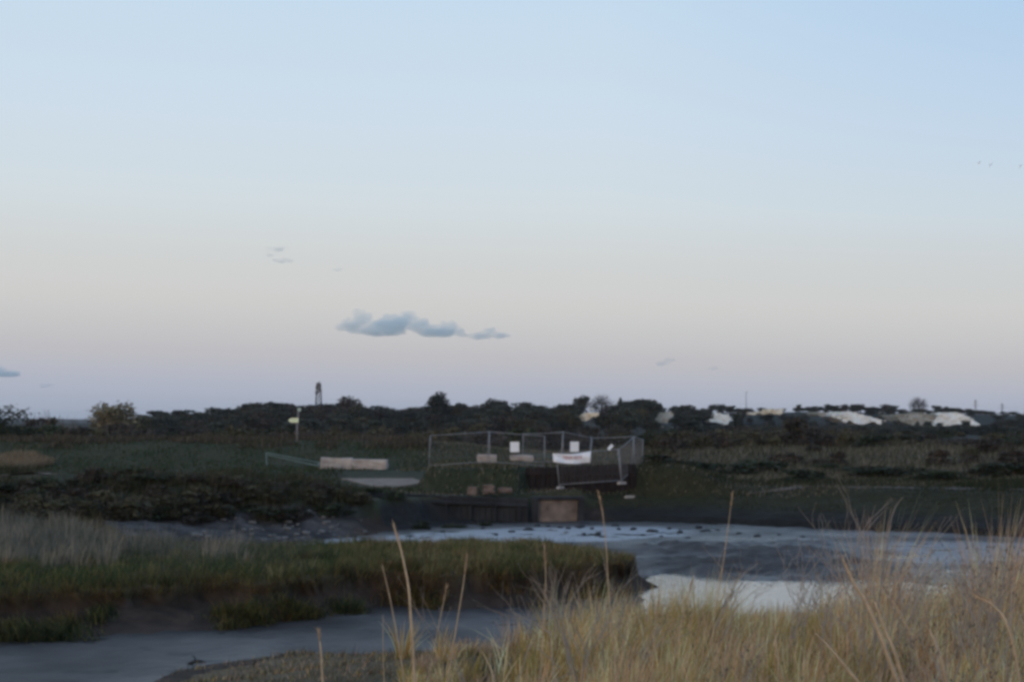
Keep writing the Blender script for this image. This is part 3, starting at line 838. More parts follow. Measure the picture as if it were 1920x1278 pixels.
# ---------------------------------------------------------------- shrubs and trees
def leaf_cloud(n, blobs, size, cols, wts=None, flat=0.75):
    """n leaf clumps spread through a set of ellipsoid blobs (cx,cy,cz,rx,ry,rz)"""
    B = np.asarray(blobs, float)
    wgt = B[:, 3] * B[:, 4] * B[:, 5]; wgt = wgt ** 0.67; wgt /= wgt.sum()
    bi = RNG.choice(len(B), n, p=wgt)
    d = RNG.normal(0, 1, (n, 3)); d /= np.linalg.norm(d, axis=1)[:, None]
    r = RNG.uniform(0.25, 1.0, n) ** 0.45
    r *= 1 + 0.22 * RNG.normal(0, 1, n) * (RNG.uniform(0, 1, n) < 0.3)
    p = B[bi, :3] + d * r[:, None] * B[bi, 3:6]
    s = size * RNG.uniform(0.5, 1.5, n)
    q = d + RNG.normal(0, 0.7, (n, 3)); q /= np.linalg.norm(q, axis=1)[:, None]
    u = np.cross(q, RNG.normal(0, 1, (n, 3))); u /= np.linalg.norm(u, axis=1)[:, None]
    w = np.cross(q, u)
    u *= s[:, None] * 0.5; w *= s[:, None] * 0.5 * flat
    v = np.stack([p - u, p + w * 0.9 - u * 0.1, p + u, p - w], 1).reshape(-1, 3)
    v += RNG.normal(0, size * 0.08, v.shape)
    f = np.arange(n * 4).reshape(n, 4)
    blobtint = RNG.uniform(0.75, 1.25, (len(B), 1))
    c = palette(cols, n, 0.3, wts) * blobtint[bi]
    return v, f, np.repeat(c, 4, axis=0)


def crown_blobs(n, w, h, z0, taper=0.3):
    out = []
    for i in range(n):
        t = random.random()
        rad = w * 0.5 * (1 - taper * t) * random.uniform(0.15, 0.72)
        a = random.uniform(0, 2 * PI)
        s = random.uniform(0.20, 0.34) * w * (1 - 0.3 * t)
        out.append((rad * math.cos(a), rad * math.sin(a), z0 + h * (0.18 + 0.68 * t), s, s, s * random.uniform(0.6, 0.95)))
    return out


def trunk_mb(h, r, limbs, reach):
    b = MB()
    pts = [(0, 0, -0.5), (0.03 * h, 0, h * 0.3), (-0.02 * h, 0.02 * h, h * 0.62)]
    b.tube(pts, [r * 1.25, r * 0.9, r * 0.4], 6)
    for i in range(limbs):
        a = 2 * PI * i / limbs + random.random(); z0 = h * random.uniform(0.25, 0.55)
        e = Vector((math.cos(a) * reach, math.sin(a) * reach, z0 + h * random.uniform(0.2, 0.4)))
        b.tube([(0, 0, z0), e * 0.5 + Vector((0, 0, z0 * 0.5 + 0.3)), e], [r * 0.5, r * 0.35, r * 0.12], 5)
    return b


TREE_DARK = [(0.032, 0.039, 0.029), (0.044, 0.050, 0.033), (0.055, 0.054, 0.040)]
TREE_OLIVE = [(0.062, 0.058, 0.034), (0.045, 0.047, 0.028), (0.080, 0.066, 0.040)]
TREE_YELLOW = [(0.27, 0.215, 0.12), (0.19, 0.16, 0.09), (0.13, 0.115, 0.065)]
TREE_RUST = [(0.075, 0.05, 0.036), (0.05, 0.038, 0.03), (0.04, 0.036, 0.028)]


def make_tree(name, label, group, w, h, z0, nb, n, size, cols):
    """8 m broad prototype, later scaled"""
    t = empty(name)
    tag(t, label, 'tree', group)
    trunk_mb(h + z0, 0.035 * h, 5, w * 0.3).build('trunk', M_BARK, t)
    v, f, c = leaf_cloud(n, crown_blobs(nb, w, h, z0), size, cols)
    link('crown', np_mesh('crown', v, f, c), M_LEAF, t)
    return t


def make_bare_tree(name, label, group, w, h):
    t = empty(name)
    tag(t, label, 'tree', group)
    trunk_mb(h, 0.03 * h, 6, w * 0.25).build('trunk', M_BARK, t)
    # fine twig spray: thin strips radiating into a rounded crown
    n = 1500
    d = RNG.normal(0, 1, (n, 3)); d[:, 2] = np.abs(d[:, 2]) * 1.2 - 0.55; d /= np.linalg.norm(d, axis=1)[:, None]
    r0 = RNG.uniform(0.25, 0.8, n); r1 = r0 + RNG.uniform(0.12, 0.3, n)
    sc = np.array([w * 0.5, w * 0.5, h * 0.55]); o = np.array([0, 0, h * 0.46])
    a = o + d * r0[:, None] * sc; b = o + (d + RNG.normal(0, 0.12, (n, 3))) * r1[:, None] * sc
    s = np.cross(b - a, RNG.normal(0, 1, (n, 3))); s /= np.linalg.norm(s, axis=1)[:, None]; s *= 0.035 * w / 8
    v = np.stack([a - s, a + s, b + s * 0.4, b - s * 0.4], 1).reshape(-1, 3)
    c = np.repeat(palette([(0.05, 0.043, 0.04), (0.07, 0.06, 0.052)], n, 0.3), 4, axis=0)
    link('crown', np_mesh('crown', v, np.arange(n * 4).reshape(n, 4), c), M_LEAF, t)
    return t


USED = set()
gz = lambda x, y: float(height(np.array([x]), np.array([y]))[0])


def place(proto, x, y, z, sx, sz, rz, label=None, group=None):
    if proto.name in USED:
        o = copy_tree(proto)
    else:
        o = proto; USED.add(proto.name)
    o.location = (x, y, z); o.rotation_euler = (0, 0, rz); o.scale = (sx, sx, sz)
    if label: o['label'] = label
    if group: o['group'] = group
    elif 'group' in o and label: del o['group']
    return o


G_WOOD = 'trees of the distant wooded ridge'
L_DARK = 'dark rounded tree packed into the distant wooded ridge'
L_OLIVE = 'olive brown tree packed into the distant wooded ridge'
L_RUST = 'reddish brown autumn tree packed into the distant wooded ridge'
PROTO = {
    'dark': [make_tree('broadleaf_tree', L_DARK, G_WOOD, 8, 7, 1.2, 12 + k, 1500, 0.62, TREE_DARK) for k in range(4)],
    'olive': [make_tree('broadleaf_tree', L_OLIVE, G_WOOD, 8, 7, 0.8, 12 + k, 1500, 0.62, TREE_OLIVE) for k in range(3)],
    'rust': [make_tree('broadleaf_tree', L_RUST, G_WOOD, 8, 7, 0.8, 12, 1400, 0.6, TREE_RUST) for k in range(2)],
}
LAB = {'dark': L_DARK, 'olive': L_OLIVE, 'rust': L_RUST}
H0 = {'dark': 8.0, 'olive': 7.6, 'rust': 7.6, 'bare': 8.0, 'yellow': 7.4}

SKYLINE = [(-400, 778), (-200, 775), (0, 783), (60, 786), (180, 786), (250, 779), (290, 771), (345, 769), (375, 773), (415, 766), (455, 760), (480, 757), (510, 755), (540, 761), (590, 759), (620, 760),
           (655, 757), (690, 760), (720, 765), (760, 768), (800, 763), (850, 756), (900, 758), (930, 753), (960, 760), (1000, 757), (1040, 761), (1060, 756), (1100, 755), (1150, 756), (1180, 751), (1220, 752), (1250, 760),
           (1300, 763), (1330, 757), (1380, 764), (1440, 768), (1480, 769), (1500, 760), (1530, 764), (1560, 760), (1600, 758), (1640, 763), (1670, 760), (1700, 768), (1760, 764), (1800, 767), (1850, 772), (1900, 777), (2400, 780)]
SKX = np.array([p[0] for p in SKYLINE]); SKR = np.array([p[1] for p in SKYLINE])


def tree_at(kind, px, top, wpx, y, label=None, group=G_WOOD, proto=None, name=None):
    x = xat(px, y)
    g = float(height(np.array([x]), np.array([y]))[0])
    zt = zat(top, y)
    h = max(1.8, zt - g)
    w = 1.32 * wpx * y / F
    p = proto or random.choice(PROTO[kind])
    o = place(p, x, y, g, w / 8.0, h / H0[kind], random.uniform(0, 6.28), label or LAB[kind], group)
    if group and group != G_WOOD: o.name = 'small_tree'; o['category'] = 'small tree'
    return o


random.seed(23)
# ridge trees, back to front
CHALKS = [(1085, 1130), (1235, 1270), (1318, 1382), (1400, 1480), (1540, 1665), (1660, 1760), (1735, 1848)]
nt_ = 0
for (y, step, dr, wp, lo, hi) in ((640, 16, 0, 34, 255, 1330), (560, 19, 6, 36, 230, 1400), (470, 28, 16, 40, 200, 1960), (385, 34, 26, 50, 60, 1960)):
    px = lo
    while px < hi:
        p = px + random.uniform(-9, 9)
        top = float(np.interp(p, SKX, SKR)) + dr + random.uniform(-5, 4)
        if p > 1300: top = max(top, 797 + random.uniform(-3, 6)) if dr > 10 else top
        blocked = any(a - 4 < p < b + 4 for a, b in CHALKS) and top < 800
        kind = random.choices(['dark', 'olive', 'rust'], [0.68, 0.22, 0.10] if dr < 10 else [0.45, 0.4, 0.15])[0]
        if not blocked:
            tree_at(kind, p, top, wp * random.uniform(0.65, 1.6), y + random.uniform(-25, 25)); nt_ += 1
        px += step
# trees on the right ridge above the chalk
for px in list(range(1335, 1400, 16)) + [1492, 1505, 1520, 1536, 1552, 1568, 1585, 1600, 1614, 1630, 1646, 1662, 1676, 1690] + [1755, 1775, 1795, 1815, 1838, 1858, 1880, 1900, 1925, 1950]:
    top = float(np.interp(px, SKX, SKR)) + random.uniform(-5, 3)
    tree_at('dark' if random.random() < 0.8 else 'rust', px, top, random.uniform(11, 24), 790 + random.uniform(-15, 15), 'small dark tree on the skyline above the chalk cliffs', 'trees above the chalk cliffs')
for px in range(1268, 1985, 11):
    y = random.uniform(722, 785); p = px + random.uniform(-6, 6); x = xat(p, y); g = gz(x, y)
    top = HOR + (EYE - g - random.uniform(2.6, 5.2)) * F / y
    if top < float(np.interp(p, SKX, SKR)) - 3: top = float(np.interp(p, SKX, SKR)) - random.uniform(0, 3)
    tree_at(random.choices(['dark', 'olive'], [0.75, 0.25])[0], p, top, random.uniform(13, 24), y, 'small dark tree growing on the slope among the chalk cliffs', 'trees on the chalk hillside')
for (yy, t0, st, wp) in ((668, 799, 16, 26), (600, 803, 24, 34)):
    for px in range(1268, 1985, st):
        tree_at(random.choices(['dark', 'olive', 'rust'], [0.6, 0.25, 0.15])[0], px + random.uniform(-6, 6), t0 + random.uniform(-5, 5) - (14 if not any(a - 14 < px < b + 14 for a, b in CHALKS) else 0), wp * random.uniform(0.8, 1.3), yy + random.uniform(-15, 15), 'low dark tree at the foot of the chalk hillside', 'trees at the foot of the chalk hillside')
for a_, b_ in CHALKS[2:]:
    for q in range(4):
        p = random.uniform(a_, b_)
        tree_at(random.choice(['dark', 'olive']), p, random.uniform(787, 797), random.uniform(9, 17), random.uniform(664, 682), 'small dark tree standing in front of a chalk face', 'trees in front of the chalk faces')
# the ones with a shape of their own
dome = make_tree('broadleaf_tree', '', '', 8, 7, 1.4, 16, 2600, 0.55, TREE_DARK)
tree_at('dark', 822, 737, 44, 560, 'tall dark dome shaped tree standing above the ridge, left of the fence', None, dome)
yel = make_tree('broadleaf_tree', '', '', 8, 7, 0.2, 22, 5200, 0.36, TREE_YELLOW)
tree_at('yellow', 210, 754, 86, 300, 'broad yellowish round tree at the left end of the wood', None, yel)
yel2 = make_tree('broadleaf_tree', '', '', 8, 7, 0.2, 16, 3600, 0.4, [(0.15, 0.125, 0.065), (0.10, 0.09, 0.05), (0.07, 0.066, 0.04)])
tree_at('yellow', 270, 774, 46, 310, 'lower yellowish tree just right of the broad yellowish tree', None, yel2)
tree_at('rust', 656, 744, 46, 610, 'reddish tree peaking above the ridge right of the lattice tower', None, make_tree('broadleaf_tree', '', '', 8, 7, 0.8, 12, 1800, 0.55, TREE_RUST))
tree_at('dark', 930, 746, 40, 600, 'dark pointed tree on the ridge right of the dome shaped tree', None, make_tree('broadleaf_tree', '', '', 8, 7, 1, 12, 1800, 0.55, TREE_DARK))
tree_at('dark', 1091, 742, 34, 590, 'dark tree touching the left side of the bare round tree', None, make_tree('broadleaf_tree', '', '', 8, 7, 1, 12, 1800, 0.55, TREE_DARK))
tree_at('bare', 1127, 738, 42, 600, 'leafless grey round tree on the middle of the ridge', None, make_bare_tree('bare_tree', '', '', 8, 8))
tree_at('bare', 1722, 743, 30, 775, 'leafless spreading tree on the skyline above the chalk cliffs', None, make_bare_tree('bare_tree', '', '', 8, 8))
tree_at('dark', 1163, 743, 9, 610, 'very narrow dark tree like a post on the ridge', None, make_tree('conifer_tree', '', '', 8, 7, 1, 12, 700, 0.9, TREE_DARK))
# the bush at the left edge of the picture
b = make_tree('broadleaf_tree', '', '', 8, 7, 0.2, 20, 8000, 0.24, [(0.040, 0.052, 0.024), (0.055, 0.058, 0.028), (0.03, 0.034, 0.022)])
tree_at('dark', -12, 744, 165, 150, 'leafy green bushy tree rising at the left end of the hedge', None, b)


def shrub_proto(name, w, h, n, size, cols, stems=7):
    v, f, c = leaf_cloud(n, crown_blobs(11, w, h * 1.05, -h * 0.12, 0.25), size, cols)
    # upright bare shoots sticking out of the mass
    m = 26
    a = RNG.uniform(0, 2 * PI, m); r = RNG.uniform(0, w * 0.42, m)
    b0 = np.column_stack([r * np.cos(a), r * np.sin(a), np.zeros(m)])
    b1 = b0 * 1.25 + np.column_stack([RNG.normal(0.1, 0.1, m), RNG.normal(0, 0.1, m), h * RNG.uniform(0.7, 1.1, m)])
    s = np.column_stack([np.full(m, size * 0.07), np.zeros(m), np.zeros(m)])
    v2 = np.stack([b0 - s, b0 + s, b1 + s * 0.4, b1 - s * 0.4], 1).reshape(-1, 3)
    f2 = np.arange(m * 4).reshape(m, 4) + len(v)
    c2 = np.repeat(palette([(0.07, 0.06, 0.05), (0.10, 0.085, 0.07)], m), 4, axis=0)
    me = np_mesh(name, np.concatenate([v, v2]), np.concatenate([f, f2]), np.concatenate([c, c2]))
    return link(name, me, M_SHRUB)


SH_BROWN = [(0.054, 0.043, 0.033), (0.043, 0.040, 0.028), (0.074, 0.056, 0.043)]
SH_OLIVE = [(0.075, 0.068, 0.038), (0.058, 0.058, 0.031), (0.095, 0.078, 0.045)]
SH_GREEN = [(0.030, 0.043, 0.022), (0.040, 0.052, 0.026), (0.054, 0.058, 0.033)]
SP = {'brown': [shrub_proto('shrub', 2, 2, 900, 0.22, SH_BROWN) for k in range(3)],
      'olive': [shrub_proto('shrub', 2, 2, 900, 0.22, SH_OLIVE) for k in range(3)],
      'green': [shrub_proto('shrub', 2, 2, 900, 0.22, SH_GREEN) for k in range(3)]}


def shrub_at(kind, x, y, w, h, label, group):
    p = random.choice(SP[kind])
    g = float(height(np.array([x]), np.array([y]))[0])
    if p.name in USED:
        o = copy_tree(p)
    else:
        o = p; USED.add(p.name)
    o.location = (x, y, g - 0.05 * h); o.scale = (w / 2, w / 2, h / 2 * 1.15); o.rotation_euler = (0, 0, random.uniform(0, 6.28))
    if 'group' in o: del o['group']
    low = group == 'shrubs on the embankment'
    o.name = 'shrub' if low else 'bush'
    return tag(o, label, 'shrub' if low else 'bush', group)


# hedge beyond the sea wall and scrub in front of the wood
HEDGE = [(-100, 778), (40, 778), (120, 780), (250, 790), (350, 797), (450, 792), (600, 800), (750, 803), (880, 792), (1000, 792), (1150, 798), (1300, 808), (1450, 800), (1500, 786), (1560, 796), (1700, 812), (1800, 815), (1860, 806), (2000, 812)]
HX = np.array([p[0] for p in HEDGE]); HR = np.array([p[1] for p in HEDGE])
for (y0, dr, step, wp) in ((235, 2, 36, 62), (178, 9, 44, 84)):
    px = -120
    while px < 2080:
        p = px + random.uniform(-12, 12); y = y0 + random.uniform(-14, 14)
        top = float(np.interp(p, HX, HR)) + dr + random.uniform(-5, 7)
        x = xat(p, y); g = float(height(np.array([x]), np.array([y]))[0])
        kind = random.choices(['brown', 'olive', 'green'], [0.5, 0.38, 0.12])[0]
        lab = {'brown': 'brown scrubby bush in the hedge in front of the wood', 'olive': 'olive scrubby bush in the hedge in front of the wood', 'green': 'dark green bush in the hedge in front of the wood'}[kind]
        shrub_at(kind, x, y, wp * random.uniform(0.8, 1.3) * y / F, (zat(top, y) - g), lab, 'bushes of the hedge in front of the wood')
        px += step
for (y0, t0) in ((500, 801), (420, 805), (330, 808)):
    px = 1240
    while px < 2000:
        p = px + random.uniform(-10, 10); y = y0 + random.uniform(-20, 20); x = xat(p, y)
        shrub_at(random.choices(['brown', 'olive', 'green'], [0.3, 0.35, 0.35])[0], x, y, random.uniform(26, 60) * y / F, zat(t0 + random.uniform(-4, 3), y) - gz(x, y), 'dark bush on the flat ground below the chalk cliffs', 'bushes below the chalk cliffs')
        px += 30
for (px, top, wpx, y, lab) in ((1488, 776, 96, 152, 'largest dark brown bush standing behind the rough grass'), (1545, 792, 84, 156, 'wide dark bush just right of the largest brown bush')):
    shrub_at('brown', xat(px, y), y, wpx * y / F, (zat(top, y) - gz(xat(px, y), y)), lab, None)
# dark clumps in the rough grass to the right
for (px, row, wpx, hpx) in ((1235, 893, 70, 34), (1300, 897, 60, 30), (1375, 888, 70, 40), (1420, 882, 80, 46), (1510, 893, 60, 40), (1560, 885, 50, 34), (1640, 893, 80, 40), (1700, 895, 60, 34), (1760, 897, 70, 36), (1850, 893, 80, 44), (1930, 893, 80, 50), (1990, 893, 80, 50)):
    y = (EYE - 2.1) * F / (row + 4 - HOR) + random.uniform(-3, 6); x = xat(px, y)
    shrub_at('green', x, y, 1.6 * wpx * y / F, 0.62 * hpx * y / F, 'dark green clump at the foot of the rough grass on the right', 'green clumps on the right bank')
for i in range(26):
    px = random.uniform(1190, 1990); y = random.uniform(112, 136); x = xat(px, y)
    shrub_at(random.choice(['brown', 'olive']), x, y, random.uniform(1.6, 3.4), random.uniform(0.9, 1.8), 'low brown bush standing in the rough grass on the right', 'low bushes in the rough grass')
# scrub on the embankment
for i in range(190):
    px = random.uniform(-90, 690); x = xat(px, 72.0)
    yf_ = float(np.interp(x, [-27, -17, -8], [66, 70.5, 73.5]))
    t = random.random()
    y = yf_ + 0.6 + (4.2 if px < 165 else 7.0) * t; x = xat(px, y)
    if x > -7.0 or gz(x, y) < 0.9: continue
    kind = random.choices(['brown', 'olive', 'green'], [0.28, 0.5, 0.22])[0]
    s = random.uniform(0.8, 1.6) * (1.0 - 0.25 * t)
    lab = {'brown': 'brown leafless shrub on the face of the embankment', 'olive': 'olive leaved shrub on the face of the embankment', 'green': 'dark green shrub on the face of the embankment'}[kind]
    shrub_at(kind, x, y, 1.6 * s, (0.42 + 0.2 * random.random()) * s, lab, 'shrubs on the embankment')
# low growth on the foot and top of the quay wall
for (px, row, z, w, h) in ((700, 965, 0.5, 1.6, 0.7), (740, 980, 0.25, 1.5, 0.5), (790, 985, 0.2, 1.4, 0.45), (850, 983, 0.2, 1.6, 0.4), (910, 979, 0.2, 1.4, 0.4)):
    x, y = at(px, row, z)
    shrub_at('green', x, y, w, h, 'dark low plant at the foot of the quay wall', 'plants at the foot of the quay wall')


# tussocks slumped down the face of the middle bank
def tussock(px, row, z, w, drop, n, cols, label):
    x, y = at(px, row, z)
    X = x + RNG.normal(0, w * 0.33, n); Y = y + RNG.uniform(-0.1, 0.9, n) - 0.7 * RNG.uniform(0, 1, n)
    Z = height(X, Y)
    pos = np.column_stack([X - x, Y - y, Z - float(height(np.array([x]), np.array([y]))[0]) + 0.02])
    ln = np.column_stack([RNG.normal(0.1, 0.4, n), RNG.normal(-0.8, 0.35, n)])
    v, f, c = blades(pos, drop * RNG.uniform(0.5, 1.1, n), 0.03 * RNG.uniform(0.6, 1.4, n), ln, palette(cols, n, 0.35), 3, 0.45)
    o = link('tussock', np_mesh('tussock', v, f, c), M_GRASS, None, (x, y, float(height(np.array([x]), np.array([y]))[0])))
    return tag(o, label, 'grass tussock', 'tussocks on the face of the middle bank')


TG = [GREEN, DGREEN, GGREEN, OLIVE]; TO = [OLIVE, GREEN, DGREEN, OCHRE]; TB = [OCHRE, BROWN, (0.20, 0.15, 0.08), OLIVE]
tussock(75, 1165, 0.45, 1.9, 0.75, 1500, TG, 'broad dark green tussock slumped at the left end of the middle bank')
tussock(190, 1135, 0.62, 0.6, 0.5, 350, TG, 'small green tussock hanging beside the broad slumped one')
tussock(455, 1135, 0.5, 1.3, 0.75, 1100, TO, 'olive tussock slumped low over the brown mud face')
tussock(560, 1120, 0.62, 1.3, 0.7, 900, TO, 'olive green tussock hanging right of the lowest slumped one')
tussock(655, 1110, 0.6, 0.9, 0.65, 700, TG, 'dark green tussock hanging at the bend of the bank')
tussock(765, 1085, 0.8, 1.2, 0.75, 900, TB, 'orange brown tussock hanging where the bank bends')
tussock(930, 1080, 0.8, 2.2, 0.5, 900, TB, 'wide ochre fringe of grass hanging over the bank edge')
tussock(1130, 1075, 0.8, 1.2, 0.55, 600, [BROWN, OLIVE, DGREEN], 'dark brown tussock at the tip of the middle bank')


for k in range(20):
    px = random.choice([random.uniform(-20, 130), random.uniform(420, 830), random.uniform(420, 830)]); lo = float(np.interp(px, [0, 430, 700, 830, 1140], [1120, 1105, 1085, 1082, 1072])); hi = float(np.interp(px, [0, 430, 700, 830, 1140], [1185, 1165, 1128, 1120, 1110]))
    u = random.random() ** 1.6
    tussock(px, lo + (hi - lo) * u, 1.0 - 0.75 * u, random.uniform(0.35, 0.9), random.uniform(0.35, 0.6), 260, random.choice([TG, TO, TB, TO]), 'small tuft of grass clinging to the face of the middle bank')


# ---------------------------------------------------------------- stones and lumps
def stone_mesh(seed, flat):
    bm = bmesh.new()
    bmesh.ops.create_icosphere(bm, subdivisions=2, radius=0.5)
    r = random.Random(seed)
    ax = [Vector((r.gauss(0, 1), r.gauss(0, 1), r.gauss(0, 1))).normalized() for _ in range(7)]
    for v in bm.verts:
        for a in ax:
            d = v.co.dot(a)
            if d > 0.34: v.co -= a * (d - 0.34) * 0.85
        v.co *= 1 + r.uniform(-0.06, 0.06)
        v.co.z *= flat
    me = bpy.data.meshes.new('stone')
    bm.to_mesh(me); bm.free()
    return me


sm_ = [stone_mesh(k, 0.65) for k in range(5)]
n_st = 0
for _try in range(3000):
    if n_st >= 95: break
    px = random.gauss(540, 85)
    y = random.uniform(61, 79); x = xat(px, y)
    z = float(height(np.array([x]), np.array([y]))[0])
    r = HOR + (EYE - z) * F / y
    if not (955 < r < 1030 and z > 0.08 and x > -19 and z < 1.5): continue
    o = link('stone', sm_[n_st % 5], M_STONE, None, (x, y, z + 0.03))
    s = 0.10 + 0.30 * random.random() ** 2; o.scale = (s * random.uniform(0.8, 1.5), s, s); o.rotation_euler = (random.uniform(-.3, .3), 0, random.uniform(0, 6))
    tag(o, 'pale rubble stone lying on the gravel slope left of the channel', 'stone', 'stones on the gravel slope')
    n_st += 1
lm = [stone_mesh(20 + k, 0.8) for k in range(4)]
LUMPS = [(830, 996, 12), (905, 990, 12), (960, 996, 14), (990, 993, 20), (1008, 985, 14), (1028, 986, 10), (1050, 988, 10), (1065, 990, 12), (1088, 987, 24), (1097, 981, 18), (1110, 990, 10), (1095, 1000, 10), (1122, 999, 12),
         (1153, 985, 16), (1160, 991, 10), (1188, 991, 12), (1222, 995, 22), (1205, 1002, 8), (1255, 990, 10), (1275, 997, 14), (1323, 995, 22), (1310, 988, 14), (1345, 993, 10), (1385, 1000, 12), (1420, 1004, 14), (1460, 1002, 10), (1290, 1008, 10), (1240, 1005, 8), (1505, 1006, 12), (930, 1001, 9)]
for k, (px, row, w) in enumerate(LUMPS):
    x, y = at(px, row, 0.05)
    o = link('lump', lm[k % 4], M_LUMP, None, (x, y, 0.05))
    s = w * y / F; o.scale = (s, s * 1.2, s * random.uniform(0.5, 0.8)); o.rotation_euler = (0, 0, random.uniform(0, 6))
    tag(o, 'dark weed covered lump lying on the far mud below the wall', 'lump', 'dark lumps on the far mud')

# ---------------------------------------------------------------- quay wall, sluice, sheet piles, slabs
# dark quay wall left of the sluice: plank-faced, slightly bent in plan
wt = empty('quay_wall', (-3.2, 85.6, 0))
tag(wt, 'long dark weathered quay wall beside the far mud', 'wall')
def wall_piece(x0, y0, z0, x1, y1, z1):
    b = MB()
    n = max(2, int(abs(x1 - x0) / 0.33))
    for i in range(n):
        a, c = i / n, (i + 1) / n
        xa, xb = x0 + (x1 - x0) * a, x0 + (x1 - x0) * c
        ym = y0 + (y1 - y0) * (a + c) / 2; zt = z0 + (z1 - z0) * (a + c) / 2 + random.uniform(-0.03, 0.03)
        b.box(((xa + xb) / 2 + 3.2, ym - 85.6 + random.uniform(-0.03, 0.03), (zt - 0.6) / 2), (abs(xb - xa) - 0.012, 0.34, zt + 0.6))
    return b
wall_piece(-8.4, 84.2, 1.78, -4.6, 85.0, 1.66).build('planking', M_WALL, wt)
wall_piece(-4.58, 85.1, 1.62, 0.9, 86.4, 1.36).build('planking', M_WALL, wt)
b = MB()
b.tube([(-8.5 + 3.2, 84.2 - 85.6 - 0.24, 1.38), (-4.6 + 3.2, 84.8 - 85.6 - 0.06, 1.25), (0.8 + 3.2, 86.1 - 85.6 - 0.02, 0.95)], 0.11, 6)
b.build('waling', M_WALL, wt)
b = MB()
for i in range(7):
    t = i / 6; x = -7.8 + 8.2 * t; y = 83.75 + 2.2 * t
    b.box((x + 3.2, y - 85.6, 0.55), (0.11, 0.07, 1.4), Matrix.Rotation(0.05, 3, 'Y'))
b.build('buttress_piles', M_WALL, wt)

sx, sy = xat(1046, 86.4), 86.4
sl_ = empty('sluice', (sx, sy, 0)); tag(sl_, 'pinkish concrete sluice face between two dark piers', 'sluice')
w = 86 * 86.4 / F
b = MB(); b.box((0, 0.55, 0.45), (w - 0.3, 0.5, 1.56), None, 0.04); b.build('concrete_face', M_PINKCONC, sl_)
for s in (-1, 1):
    b = MB(); b.box((s * (w / 2), 0.35, 0.45), (0.36, 1.0, 1.8), Matrix.Rotation(0.0 if s < 0 else 0.08, 3, 'Y'), 0.05); b.build('pier', M_WALL, sl_)
b = MB(); b.box((0, 0.62, 1.34), (w + 0.4, 0.9, 0.2), None, 0.04); b.build('coping', M_WALL, sl_)

# rusty sheet piles below the fence enclosure
sp = empty('sheet_piling', (xat(1088, 91.2), 91.2, 2.0)); tag(sp, 'dark rusty corrugated sheet piling behind the banner fence', 'retaining wall')
b = MB()
half = 103 * 91.2 / F; n = 22; outl = []
for i in range(n):
    xa = -half + 2 * half * i / n; st = 2 * half / n; yo = -0.09 if i % 2 else 0.09
    zt = 0.95 + 0.25 * (i / n) + random.uniform(-0.04, 0.04)
    b.box((xa + st / 2, yo, (zt - 0.5) / 2), (st * 0.72, 0.03, zt + 0.5))
    b.box((xa + st, 0, (zt - 0.53) / 2), (st * 0.3, 0.022, zt + 0.47), Matrix.Rotation((1 if i % 2 else -1) * 0.95, 3, 'Z'))
b.build('piles', M_RUST, sp)
b = MB(); b.box((0, -0.14, 0.62), (2 * half, 0.10, 0.16)); b.build('waling', M_RUST, sp)

# concrete blocks in a row at the foot of the sea wall
def block(x, y, z, d, rz, m, name, label, cat, group=None):
    bm = bmesh.new()
    bmesh.ops.create_cube(bm, size=1.0)
    bmesh.ops.transform(bm, matrix=Matrix.Diagonal((*d, 1)), verts=bm.verts)
    bmesh.ops.subdivide_edges(bm, edges=bm.edges[:], cuts=3, use_grid_fill=True)
    for v in bm.verts:
        v.co += Vector((random.uniform(-1, 1), random.uniform(-1, 1), random.uniform(-1, 1))) * 0.035
    bmesh.ops.bevel(bm, geom=[e for e in bm.edges if len(e.link_faces) == 2 and e.calc_face_angle() > 0.9], offset=0.04, segments=1, affect='EDGES')
    me = bpy.data.meshes.new(name); bm.to_mesh(me); bm.free()
    o = link(name, me, m, None, (x, y, z)); o.rotation_euler = (0, random.uniform(-.02, .02), rz)
    return tag(o, label, cat, group)


yb = 114.0
xa = xat(631, yb); block(xa, yb, gz(xa, yb) + 0.33, (2.35, 1.0, 0.86), 0.03, M_CONC, 'concrete_block', 'pale pinkish concrete block, the left one of the pair', 'block', 'pair of pale concrete blocks')
xa = xat(694, yb); block(xa, yb, gz(xa, yb) + 0.30, (2.6, 1.0, 0.80), -0.05, M_CONC, 'concrete_block', 'pale weathered concrete block, the right one of the pair', 'block', 'pair of pale concrete blocks')
for px, y, wpx, row0, row1, lab in ((913, 94.0, 34, 852, 864, 'pale wedge shaped slab behind the left fence panel'), (978, 94.5, 42, 853, 860, 'low pale slab under the left white sign')):
    x = xat(px, y); zt, zb = zat(row0, y), zat(row1, y)
    block(x, y, (zt + zb) / 2 - 0.06, (wpx * y / F, 0.9, zt - zb + 0.12), 0.1, M_CONC, 'concrete_slab', lab, 'slab')
for px, row, wpx, hpx, lab in ((886, 918, 17, 17, 'upright pinkish rubble block, left one above the quay wall'), (916, 914, 20, 16, 'pinkish rubble block, middle one above the quay wall'), (947, 916, 26, 9, 'low pinkish rubble piece, right one above the quay wall')):
    y = 87.2; x = xat(px, y); z = gz(x, y)
    block(x, y, max(z, zat(row, y)) - 0.08, (wpx * y / F, 0.4, hpx * y / F), random.uniform(-.2, .2), M_PINKSTONE, 'rubble_block', lab, 'rubble', 'rubble above the quay wall')
